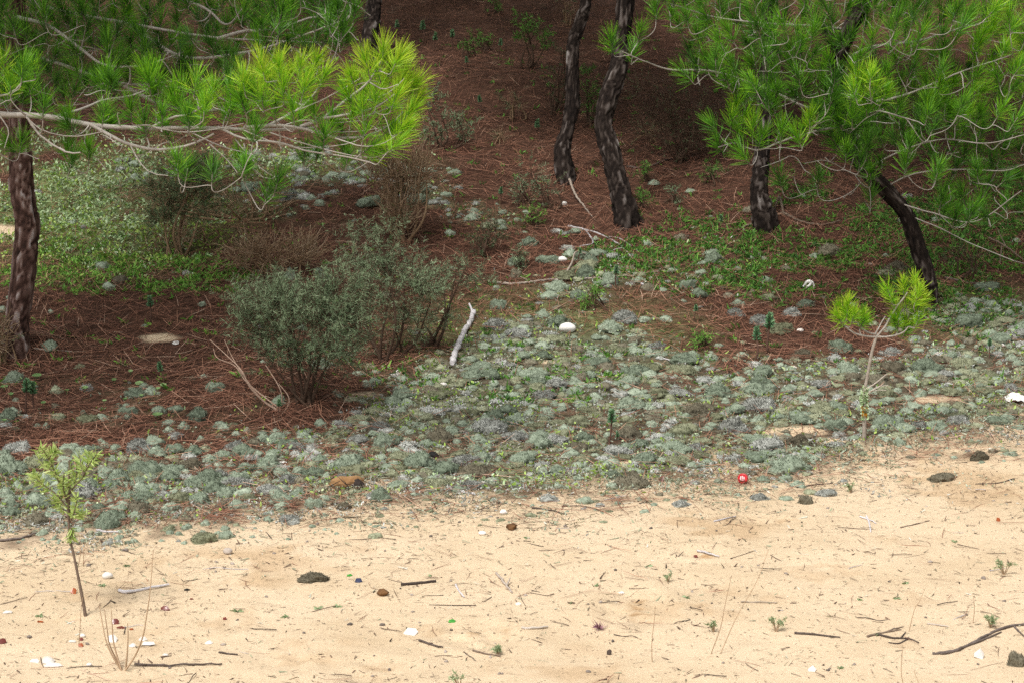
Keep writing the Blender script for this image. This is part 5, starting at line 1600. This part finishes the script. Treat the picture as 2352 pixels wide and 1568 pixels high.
# named cushions: (u, v of its foot, width, height, kind)
KINDS_ = (('mint-green', 'grey-green'), ('whitish', 'pale grey'), ('brown', 'brownish'), ('olive-green', 'olive'))
NAMED = [(1815, 1090, 92, 42, 0), (1450, 1126, 84, 40, 2), (720, 1336, 66, 22, 2), (467, 1250, 60, 34, 3), (875, 1160, 52, 40, 0), (735, 1070, 42, 26, 0), (1065, 1070, 68, 30, 1), (1240, 1032, 66, 36, 0), (1685, 998, 74, 44, 1), (1765, 1036, 84, 34, 1),
         (1835, 1026, 60, 28, 2), (2048, 862, 62, 36, 2), (2130, 860, 72, 36, 0), (1125, 1000, 76, 44, 1), (1010, 1022, 66, 42, 2), (880, 1032, 46, 38, 0), (320, 1042, 60, 40, 1), (40, 1046, 66, 34, 1), (495, 902, 42, 26, 0), (665, 648, 30, 30, 0),
         (275, 656, 36, 26, 2), (745, 648, 36, 24, 1), (255, 1130, 52, 30, 0), (210, 1136, 42, 36, 0), (320, 1122, 50, 28, 0), (500, 1140, 66, 36, 0), (550, 1112, 44, 30, 0), (620, 1142, 60, 34, 1), (660, 1116, 44, 32, 1), (720, 1172, 40, 30, 0),
         (545, 1170, 44, 24, 0), (665, 1202, 48, 24, 1), (110, 1172, 46, 24, 0), (85, 1212, 56, 36, 2), (30, 1176, 40, 28, 0), (790, 1172, 34, 20, 2), (1140, 762, 56, 34, 1), (1190, 780, 56, 30, 1), (1260, 606, 54, 20, 0), (1215, 565, 40, 20, 0),
         (1185, 615, 40, 24, 0), (1185, 640, 34, 22, 2), (1640, 606, 44, 26, 0), (1905, 588, 52, 28, 2), (1690, 728, 42, 22, 1), (1745, 750, 50, 30, 1), (1790, 770, 60, 34, 3), (1820, 728, 44, 24, 1), (1580, 668, 34, 26, 0), (1608, 686, 40, 22, 0),
         (1435, 745, 60, 36, 1), (1600, 960, 60, 34, 2), (1745, 944, 76, 34, 1), (1930, 812, 64, 30, 0), (1945, 862, 60, 30, 0), (1920, 990, 50, 30, 0), (2040, 986, 70, 34, 0), (2200, 978, 52, 26, 1), (2250, 1060, 40, 26, 2), (1745, 1152, 50, 22, 1), (1850, 1162, 38, 28, 2),
         (1900, 1140, 56, 16, 1), (1710, 1108, 1, 1, 0), (1752, 1110, 34, 18, 0), (2345, 778, 50, 24, 1), (2265, 668, 56, 20, 0), (2060, 625, 60, 24, 2), (1345, 640, 44, 30, 0), (1400, 655, 46, 28, 0), (1555, 575, 1, 1, 0), (2335, 1535, 50, 40, 2), (1330, 690, 44, 24, 0),
         (295, 955, 44, 22, 0), (560, 1050, 56, 30, 0), (170, 1160, 40, 28, 2), (395, 1112, 56, 30, 0), (450, 1050, 50, 28, 0), (2160, 1105, 64, 18, 2), (860, 1148, 40, 26, 1)]
NAMED = [q for q in NAMED if q[2] > 2]
placed = []          # x, y, r
items = []           # (x, y, z, rx, hz, kind, u, v, wpx, named)
for (u, v, w, h, kd) in NAMED:
    b = ground_hit(u, v - h * .25)
    s_ = K * depth_of(b)
    rx = w * s_ * .5
    items.append((b[0], b[1], b[2], rx, h * s_ * .95, kd, u, v, w))
    placed.append((b[0], b[1], rx))

KEEP = []            # keep clear: logs, stones, trunks and other named objects
for (u, v, r) in ((1303, 762, 26), (1060, 780, 24), (1705, 1105, 22), (1985, 1010, 14), (1085, 730, 20), (1048, 820, 20), (996, 1050, 18), (800, 1118, 55), (2335, 920, 34), (1291, 600, 18), (1405, 1018, 16), (1520, 1104, 14), (45, 806, 50), (2142, 698, 24), (1440, 506, 40),
                  (1757, 516, 44), (1300, 412, 34), (702, 925, 26), (1735, 828, 12), (1762, 812, 12), (1856, 664, 20), (199, 1414, 8), (650, 1060, 16), (372, 776, 40)):
    b = ground_hit(u, v)
    KEEP.append((b[0], b[1], r * K * depth_of(b)))

# candidates over the whole carpet
M = 60000
cx_ = NP.uniform(-3.4, 3.4, M)
cy_ = 6.2 + (13.0 - 6.2) * NP.random(M) ** 1.5
cz_ = height(cx_, cy_)
zq = zones(cx_, cy_, cz_)
prob = zq['lich'] * 1.0
edge = sstep(-20, 10, zq['v'] - zq['vs']) * (1 - sstep(10, 110, zq['v'] - zq['vs']))
prob = np.maximum(prob, edge * .22)
prob = np.maximum(prob, .012 * (zq['v'] > 420) * (1 - zq['sand']))
ok = NP.random(M) < prob
cell = {}


def near_ok(x, y, r, f=.78):
    gx, gy = int(x / .12), int(y / .12)
    for i in range(-1, 2):
        for j in range(-1, 2):
            for (a, b_, c_) in cell.get((gx + i, gy + j), ()):
                if (a - x) ** 2 + (b_ - y) ** 2 < (f * (r + c_)) ** 2:
                    return False
    for (a, b_, c_) in KEEP:
        if (a - x) ** 2 + (b_ - y) ** 2 < (c_ + r * .6) ** 2:
            return False
    return True


for p in placed:
    cell.setdefault((int(p[0] / .12), int(p[1] / .12)), []).append(p)
rand_items = []
for i in np.nonzero(ok)[0]:
    x, y = float(cx_[i]), float(cy_[i])
    left = zq['u'][i] < 760
    r = float(np.clip(math.exp(RNG.gauss(math.log(.0265), .45)), .008, .058))
    if zq['lich'][i] < .3:
        r *= .72
    if zq['v'][i] > zq['vs'][i] + 5:
        r *= RNG.uniform(.35, .75)
    if not near_ok(x, y, r, .66):
        continue
    cell.setdefault((int(x / .12), int(y / .12)), []).append((x, y, r))
    bigp = fbm(x * 1.6, y * 1.6, 5, 3)
    w = [.66, .08, .10, .16] if left else [.34, .13, .23 if bigp > .5 else .10, .36]
    if zq['v'][i] < 600:
        w = [.5, .35, .1, .05]
    kd = RNG.choices(range(4), w)[0]
    hz = r * (RNG.uniform(.7, 1.2) if left else RNG.uniform(.45, .95))
    rand_items.append((x, y, float(cz_[i]), r, hz, kd, float(zq['u'][i]), float(zq['v'][i]), 2 * r / (K * float(zq['d'][i]))))
inview = [q for q in rand_items if -20 < q[6] < 2372 and q[7] < 1560]
inview.sort(key=lambda q: -q[8])
n_ind = 296 - len(items)
indiv = items + inview[:n_ind]
rest = inview[n_ind:] + [q for q in rand_items if not (-20 < q[6] < 2372 and q[7] < 1560)]
for i, (x, y, z, r, hz, kd, u, v, w) in enumerate(indiv):
    o = bpy.data.objects.new('lichen_cushion', CUSH[kd][RNG.randrange(6)])
    COL.objects.link(o)
    o.location = (x, y, z - .001)
    o.rotation_euler = (RNG.gauss(0, .08), RNG.gauss(0, .08), RNG.uniform(0, 6.28) if i >= len(items) else RNG.uniform(-.5, .5))
    o.scale = (r, r, max(hz, r * .7) / .75)
    col1, col2 = KINDS_[kd]
    sz = 'large' if w > 58 else 'medium-sized' if w > 42 else 'small'
    shp = 'rounded' if hz / r > 1.05 else 'flat'
    tag(o, unique_label([f'{sz} {shp} {col2} lichen cushion', f'{sz} {shp} {col1} clump of lichen', f'{shp} {sz} tuft of {col2} lichen', f'{sz} {col1} lichen mound, {shp},'], u, v), 'lichen', 'lichen cushions along the sand edge')

# the many smaller cushions between them: one carpet
lc = [Geo() for _ in range(4)]
SM = [[cushion(900 + s_ * 5 + kk, 220, (.13, .18, .14, .13)[kk], (.075, .10, .07, .075)[kk], (.6, .5, .58, .45)[kk]) for s_ in range(5)] for kk in range(4)]
SMD = [[(np.concatenate(g.V), g) for g in row] for row in SM]
for (x, y, z, r, hz, kd, u, v, w) in rest:
    V, g = SMD[kd][RNG.randrange(5)]
    a = RNG.uniform(0, 6.28)
    Rm = np.array([[math.cos(a), -math.sin(a), 0], [math.sin(a), math.cos(a), 0], [0, 0, 1]])
    W2 = (V * np.array([r, r, max(hz, r * .7) / .75])) @ Rm.T + np.array([x, y, z - .001])
    base = lc[kd].n
    cc = np.concatenate(g.C)
    g2 = RNG.uniform(.15, .85)
    G = lc[kd]
    for f in g.F4:
        G.F4.append(f + base)
    for f in g.F3:
        G.F3.append(f + base)
    C = cc.copy()
    C[:, 1] = g2
    G.V.append(W2)
    G.C.append(C)
    G.n += len(W2)
# loose lichen mat that fills the gaps between the cushions
xm = NP.uniform(-3.2, 3.2, 330000)
ym = 6.1 + 6.0 * NP.random(330000) ** 1.35
zm = height(xm, ym)
qm = zones(xm, ym, zm)
pm = .8 * qm['lich'] * (.30 + .70 * sstep(700, 950, qm['u'])) * sstep(-.16, .06, qm['n2'] + .04)
pm = np.maximum(pm, .75 * np.exp(-np.maximum(qm['v'] - qm['vs'] - 10, 0) / 38.0) * (qm['v'] > qm['vs'] - 30) * sstep(-.04, .06, qm['n1'] + qm['n2'] * .6))
km = NP.random(len(xm)) < pm
xm, ym, zm = xm[km], ym[km], zm[km]
n = len(xm)
Dm = NP.normal(size=(n, 3))
Dm[:, 2] = np.abs(Dm[:, 2]) * .9 + .1
lift = .016 * np.clip(fbm(xm * 24, ym * 24, 3, 2) * 1.7 - .35, .02, 1) * NP.uniform(.5, 1, n)
Vm, Fm, rep = strips(np.stack([xm, ym, zm + lift], 1), Dm, NP.uniform(.005, .011, n), NP.uniform(.003, .006, n), None, 1, prof=[1, .6])
hue = fbm(xm * 5, ym * 5, 2, 3) + NP.normal(0, .06, n)
for kd, sel in ((0, (hue > .56)), (3, (hue <= .56) & (hue > .46)), (2, (hue <= .46) & (hue > .40)), (1, hue <= .40)):
    idx = np.nonzero(sel)[0]
    vv = Vm.reshape(n, rep, 3)[idx].reshape(-1, 3)
    ff = (np.array([[0, 1, 3, 2]])[None] + (np.arange(len(idx)) * rep)[:, None, None]).reshape(-1, 4)
    lc[kd].add(vv, ff, np.repeat(np.clip(NP.normal(.5, .2, len(idx)), 0, 1), rep), .5)
print('mat', n)
# one object, four materials
big = Geo()
mids = []
for kd in range(4):
    base = big.n
    for f in lc[kd].F4:
        big.F4.append(f + base)
    for f in lc[kd].F3:
        big.F3.append(f + base)
    big.V += lc[kd].V
    big.C += lc[kd].C
    big.n += lc[kd].n
me = big.mesh('lichen_carpet')
nv = [lc[k].n for k in range(4)]
bounds = np.cumsum(nv)
first = np.zeros(len(me.polygons), np.int32)
me.polygons.foreach_get('loop_start', first)
lv = np.zeros(len(me.loops), np.int32)
me.loops.foreach_get('vertex_index', lv)
me.polygons.foreach_set('material_index', np.searchsorted(bounds, lv[first], side='right').astype(np.int32))
for m in M_LICH:
    me.materials.append(m)
o = bpy.data.objects.new('lichen_carpet', me)
COL.objects.link(o)
tag(o, 'carpet of many small grey-green lichen tufts along the sand edge', 'lichen', kind='stuff')
print('LICHENS', len(indiv), len(rest))


# ------------------------------------------------------------------ pine needle litter
def scatter(n, y0, y1, pw=1.0, hw=3.6):
    x = NP.uniform(-1, 1, n)
    y = y0 + (y1 - y0) * NP.random(n) ** pw
    x = x * (0.9 + .235 * y + .5)
    z = height(x, y)
    return x, y, z, zones(x, y, z)


def lay_strips(x, y, z, L, W, tilt, lift, segs=2, bendv=.01):
    n = len(x)
    a = NP.uniform(0, 2 * math.pi, n)
    e = .02
    sx = (height(x + e, y) - height(x - e, y)) / (2 * e)
    sy = (height(x, y + e) - height(x, y - e)) / (2 * e)
    D = np.stack([np.cos(a), np.sin(a), np.cos(a) * sx + np.sin(a) * sy + NP.normal(0, tilt, n)], axis=1)
    P = np.stack([x, y, z + lift], axis=1) - nrm(D) * (L * .5)[:, None]
    bend = NP.normal(0, bendv, (n, 3)) * np.array([1, 1, .3])
    up = np.stack([NP.normal(0, .4, n), NP.normal(0, .4, n), np.ones(n)], axis=1)
    # the flat side looks roughly up: side vector horizontal
    return strips(P, D, L, W, bend, segs, prof=[.7, 1, .5] if segs == 2 else None, side=up)


x, y, z, q = scatter(230000, 6.4, 16.5, 1.3)
den = (1 - q['sand']) * (1 - (.6 + .32 * sstep(700, 950, q['u'])) * q['lich']) * (1 - .55 * q['moss']) * (.55 + .9 * np.clip(fbm(x * 3, y * 3, 4, 3), 0, 1))
den = np.maximum(den, (1 - sstep(0, 120, q['v'] - q['vs'])) * .10)
k = NP.random(len(x)) < den
x, y, z, d = x[k], y[k], z[k], q['d'][k]
L = NP.uniform(.07, .14, len(x))
V, F, rep = lay_strips(x, y, z, L, .0020 * np.clip(1.35 - .045 * d, .6, 1.1), .13, NP.uniform(.001, .016, len(x)))
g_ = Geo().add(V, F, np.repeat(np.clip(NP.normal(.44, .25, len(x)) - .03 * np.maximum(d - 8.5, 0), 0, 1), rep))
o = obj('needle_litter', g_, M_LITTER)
tag(o, 'thick litter of fallen brown pine needles over the slope', 'pine needles', kind='stuff')
print('needles', len(x))

# moss and leafy bits between the lichens
x, y, z, q = scatter(190000, 6.2, 13, 1.5)
xb, yb = NP.uniform(-3.2, -.9, 90000), NP.uniform(8.6, 12.5, 90000)
zb = height(xb, yb)
qb = zones(xb, yb, zb)
x, y, z = np.concatenate([x, xb]), np.concatenate([y, yb]), np.concatenate([z, zb])
q = {kk_: np.concatenate([q[kk_], qb[kk_]]) for kk_ in q}
k = NP.random(len(x)) < np.clip(q['moss'] * np.where(q['v'] > 690, .5, .85) + q['lich'] * .05, 0, 1) * (.25 + .75 * (q['n2'] > -.05))
x, y, z, u_, v_ = x[k], y[k], z[k], q['u'][k], q['v'][k]
n = len(x)
D = NP.normal(size=(n, 3))
D[:, 2] = np.abs(D[:, 2]) * .8 + .15
sz_ = np.where(v_ < 620, 1.25, 1.0)
V, F, rep = strips(np.stack([x, y, z], 1) + np.stack([0 * x, 0 * x, NP.uniform(0, .016, n)], 1), D, NP.uniform(.006, .014, n) * sz_, NP.uniform(.004, .009, n) * sz_, NP.normal(0, .003, (n, 3)), 2, prof=[.5, 1, .5])
patchn = fbm(x * 7, y * 7, 6, 3)
pale = (fbm(x * 9, y * 9, 2, 3) > .64) | ((u_ < 420) & (v_ < 590) & (NP.random(n) < .45)) | ((v_ < 520) & (NP.random(n) < .5))
gm, gf = Geo(), Geo()
tone = np.clip(NP.normal(.45, .2, n) + (patchn - .5) * .9, 0, 1)
C = np.repeat(tone, rep)
pr = np.repeat(pale, rep)
for g__, sel in ((gm, ~pale), (gf, pale)):
    idx = np.nonzero(sel)[0]
    vv = V.reshape(n, rep, 3)[idx].reshape(-1, 3)
    f0 = F.reshape(n, 2, 4)[0]
    ff = (f0[None] + (np.arange(len(idx)) * rep)[:, None, None]).reshape(-1, 4)
    g__.add(vv, ff, np.repeat(tone[idx], rep))
o = obj('moss', gm, M_MOSS)
tag(o, 'yellow-green moss leaves between the lichen cushions and on the mound', 'moss', kind='stuff')
o = obj('leafy_lichen', gf, M_FOLIOSE)
tag(o, 'pale leafy lichen flakes spread over the mound and the carpet', 'lichen', kind='stuff')
print('moss', n)

# green herbs
x, y, z, q = scatter(95000, 7.4, 13.5, 1.1)
k = NP.random(len(x)) < np.clip(q['herb'] * 1.7 - .03, 0, 1)
x, y, z, u_ = x[k], y[k], z[k], q['u'][k]
m = 7
n = len(x) * m
P = np.repeat(np.stack([x, y, z], 1), m, 0) + NP.normal(0, .008, (n, 3)) * np.array([1, 1, 0])
D = NP.normal(size=(n, 3))
D[:, 2] = np.abs(D[:, 2]) * .7 + .55
sc = np.repeat(NP.uniform(.6, 1.25, len(x)), m)
V, F, rep = strips(P, D, NP.uniform(.013, .029, n) * sc, NP.uniform(.005, .009, n) * sc, NP.normal(0, .006, (n, 3)) - np.array([0, 0, .004]), 2, prof=[.35, 1, .3])
tone = np.clip(np.repeat(NP.normal(.5, .16, len(x)) + np.where(u_ < 900, .15, -.12), m) + NP.normal(0, .12, n), 0, 1)
o = obj('herb_carpet', Geo().add(V, F, np.repeat(tone, rep)), M_HERB)
tag(o, 'low bright green herbs growing in drifts through the needle litter', 'herbs', kind='stuff')
print('herbs', len(x))

# fine debris on the sand
x, y, z, q = scatter(90000, 4.5, 8.2, 1.0)
dv = q['v'] - q['vs']
den = q['sand'] * np.clip(.16 + .75 * np.exp(-np.maximum(dv, 0) / 75.0) + .10 * (q['n1'] > .03) + .10 * sstep(500, 0, q['u']) * sstep(1350, 1500, q['v']), 0, 1)
k = NP.random(len(x)) < den
x, y, z, dv = x[k], y[k], z[k], dv[k]
n = len(x)
L = np.exp(NP.normal(math.log(.0044), .5, n)).clip(.002, .018)
V, F, rep = lay_strips(x, y, z, L, np.minimum(L * NP.uniform(.25, .8, n), .005), .25, NP.uniform(.0005, .003, n), 1)
base_t = np.clip(NP.normal(.38, .25, n), 0, .72)
green = NP.random(n) < (.12 + .45 * np.exp(-np.maximum(dv, 0) / 90.0))
tone = np.where(green, NP.uniform(.78, 1.0, n), base_t)
gd = Geo().add(V, F, np.repeat(tone, rep))
x, y, z, q = scatter(110000, 5.8, 8.6, 1.0)
dv = q['v'] - q['vs']
den = np.exp(-(np.maximum(dv - 20, 0) / 60.0) ** 1.3) * (dv > -70) * (.25 + .75 * sstep(-.06, .06, q['n1'] + q['n2'] * .5)) * .8
k = NP.random(len(x)) < den
x, y, z, dv = x[k], y[k], z[k], dv[k]
n = len(x)
green = NP.random(n) < .55
L = np.where(green, NP.uniform(.005, .013, n), NP.uniform(.010, .035, n))
W = np.where(green, NP.uniform(.003, .007, n), NP.uniform(.0012, .0024, n))
V, F, rep = lay_strips(x, y, z, L, W, .35, NP.uniform(.0008, .007, n), 1)
gd.add(V, F, np.repeat(np.where(green, NP.uniform(.74, .97, n), np.clip(NP.normal(.32, .18, n), 0, .7)), rep))
o = obj('fine_debris', gd, M_DEBRIS)
tag(o, 'fine crumbs of bark, lichen and leaf strewn over the sand', 'debris', kind='stuff')
# fallen needles and hair-thin twigs strewn on the sand
x, y, z, q = scatter(20000, 4.6, 8.0, 1.0)
dv = q['v'] - q['vs']
den = q['sand'] * np.clip(.02 + .7 * np.exp(-np.maximum(dv, 0) / 60.0) * (q['n1'] > -.06) + .12 * (q['n1'] > .07), 0, 1)
k = NP.random(len(x)) < den
x, y, z = x[k], y[k], z[k]
n = len(x)
L = NP.uniform(.03, .11, n)
V, F, rep = lay_strips(x, y, z, L, .0017, .05, NP.uniform(.001, .005, n), 2, .012)
o = obj('strewn_needles', Geo().add(V, F, np.repeat(np.clip(NP.normal(.35, .25, n), 0, 1), rep)), M_LITTER)
tag(o, 'loose fallen needles strewn over the upper sand', 'pine needles', kind='stuff')

# twigs and pebbles one can count on the sand
tw_prof = []
for s_ in range(8):
    rg = np.random.default_rng(700 + s_)
    pts = catmull(np.array([[-.5, 0, 0], [-.15, rg.normal(0, .06), rg.normal(0, .01)], [.2, rg.normal(0, .06), 0], [.5, rg.normal(0, .05), rg.normal(0, .01)]]), 14)
    g_ = Geo()
    tube_caps(g_, pts, np.linspace(.034, .020, 14) * rg.uniform(.85, 1.15, 14), 6, .45)
    if s_ % 3 == 0:
        p0 = pts[8]
        tube_caps(g_, np.array([p0, p0 + np.array([.10, .08, .01]), p0 + np.array([.2, .12, .02])]), [.018, .014, .008], 5, .45)
    tw_prof.append(g_)
TWM = {}
cnt = 0
for _ in range(4000):
    if cnt >= 120:
        break
    u, v = RNG.uniform(10, 2345), RNG.uniform(1120, 1560)
    vs = float(np.interp(u, _us, _vs))
    if v < vs + 15 or RNG.random() > .25 + .75 * math.exp(-(v - vs) / 110.0):
        continue
    b = ground_hit(u, v)
    ln = RNG.uniform(.022, .075) if RNG.random() < .8 else RNG.uniform(.07, .12)
    mi = RNG.choices(range(3), [.5, .35, .15])[0]
    pi_ = RNG.randrange(8)
    if (mi, pi_) not in TWM:
        me = tw_prof[pi_].mesh('twig')
        me.materials.append((M_BROWNWOOD, M_DARKWOOD, M_GREYWOOD)[mi])
        TWM[(mi, pi_)] = me
    o = bpy.data.objects.new('twig', TWM[(mi, pi_)])
    COL.objects.link(o)
    th = min(1.0, .06 / ln)
    o.scale = (ln, ln * th * .6, ln * th * .6)
    o.location = (b[0], b[1], b[2] + .0022)
    o.rotation_euler = (RNG.uniform(0, 6.28), RNG.gauss(0, .03), RNG.gauss(0, .8) + (math.pi if RNG.random() < .5 else 0))
    cl = ('brown', 'dark', 'grey')[mi]
    sz = 'long' if ln > .07 else 'short' if ln < .04 else 'thin'
    tag(o, unique_label([f'{sz} {cl} twig', f'{sz} {cl} bit of stick', f'loose {sz} {cl} twig', f'stray {sz} {cl} twig'], u, v), 'twig', 'twigs strewn on the sand')
    cnt += 1
PBM = []
for s_ in range(6):
    V, F = blob(400 + s_, 2, .35)
    me = Geo().add(V * np.array([1, .8, .65]), F, .45).mesh('pebble')
    me.materials.append(M_PEB)
    PBM.append(me)
cnt = 0
for _ in range(3000):
    if cnt >= 110:
        break
    u, v = RNG.uniform(5, 2348), RNG.uniform(1130, 1562)
    vs = float(np.interp(u, _us, _vs))
    if v < vs + 25:
        continue
    b = ground_hit(u, v)
    r = math.exp(RNG.gauss(math.log(.0048), .35))
    o = bpy.data.objects.new('pebble', PBM[RNG.randrange(6)])
    COL.objects.link(o)
    o.scale = (r, r * RNG.uniform(.7, 1), r * RNG.uniform(.8, 1))
    o.location = (b[0], b[1], b[2] + r * .25)
    o.rotation_euler = (RNG.gauss(0, .3), RNG.gauss(0, .3), RNG.uniform(0, 6.28))
    sz = 'larger' if r > .006 else 'small' if r > .0042 else 'tiny'
    tag(o, unique_label([f'{sz} pebble on the sand', f'{sz} stony bit on the sand', f'lone {sz} pebble', f'{sz} crumb-like pebble'], u, v), 'pebble', 'pebbles on the sand')
    cnt += 1

# small flat rosettes on the sand
for (u, v, w) in ((545, 1404, 30), (730, 1398, 26), (775, 1393, 24), (655, 1416, 26), (1210, 1235, 20), (2018, 1458, 22), (2060, 1375, 22), (1310, 1385, 16), (1370, 1345, 20), (1575, 1372, 20), (2080, 1340, 20), (90, 1415, 26), (1975, 1378, 16), (1930, 1535, 22), (1255, 1595, 24), (235, 1345, 22), (290, 1300, 20), (1490, 1300, 18), (2195, 1245, 22), (990, 1322, 14)):
    b = ground_hit(u, v)
    s_ = K * depth_of(b)
    n = RNG.randint(9, 15)
    an = NP.uniform(0, 6.28, n)
    D = np.stack([np.cos(an), np.sin(an), NP.uniform(.1, .5, n)], 1)
    V, F, rep = strips(np.repeat(b[None] + np.array([0, 0, .002]), n, 0), D, w * .5 * s_ * NP.uniform(.6, 1.1, n), .0055, -np.array([0, 0, 1]) * .003 + NP.normal(0, .002, (n, 3)), 2, prof=[.4, 1, .3])
    o = obj('leaf_rosette', Geo().add(V, F, np.repeat(NP.random(n), rep)), M_SEEDL, origin=tuple(b))
    tag(o, unique_label(['small pale green leaf rosette', 'tiny flat green rosette', 'pale green sprout'], u, v), 'rosette', 'small green rosettes on the sand')
# round pennywort leaves in the needles at the left
for (u, v, w) in ((85, 872, 28), (320, 890, 24), (262, 882, 16), (195, 900, 20), (74, 902, 18), (375, 894, 20), (363, 902, 14), (154, 906, 14), (10, 898, 22), (25, 915, 16), (100, 935, 16), (10, 975, 16), (288, 926, 14), (325, 918, 14), (240, 930, 14), (300, 862, 14), (45, 880, 16), (362, 962, 30)):
    b = ground_hit(u, v)
    s_ = K * depth_of(b)
    r = w * .4 * s_
    n = 14
    V = [b + np.array([0, 0, .012])]
    ti = RNG.uniform(.05, .35)
    for j in range(n):
        th = 6.283 * j / n
        rr = r * (1 + .06 * math.sin(th * 5 + u))
        V.append(b + np.array([math.cos(th) * rr, math.sin(th) * rr * math.cos(ti), .016 + math.sin(th) * rr * math.sin(ti) + .003]))
    F = [[0, 1 + j, 1 + (j + 1) % n] for j in range(n)]
    g_ = Geo().add(np.array(V), np.array(F), RNG.random())
    V, F = tube(np.array([b - np.array([0, 0, .003]), b + np.array([0, 0, .013])]), .0011, 5)
    g_.add(V, F, .3)
    o = obj('pennywort_leaf', g_, M_PENNY, origin=tuple(b))
    tag(o, unique_label(['round pale green pennywort leaf', 'small round green leaf', 'flat rounded green leaf'], u, v), 'leaf', 'round leaves in the needle litter')
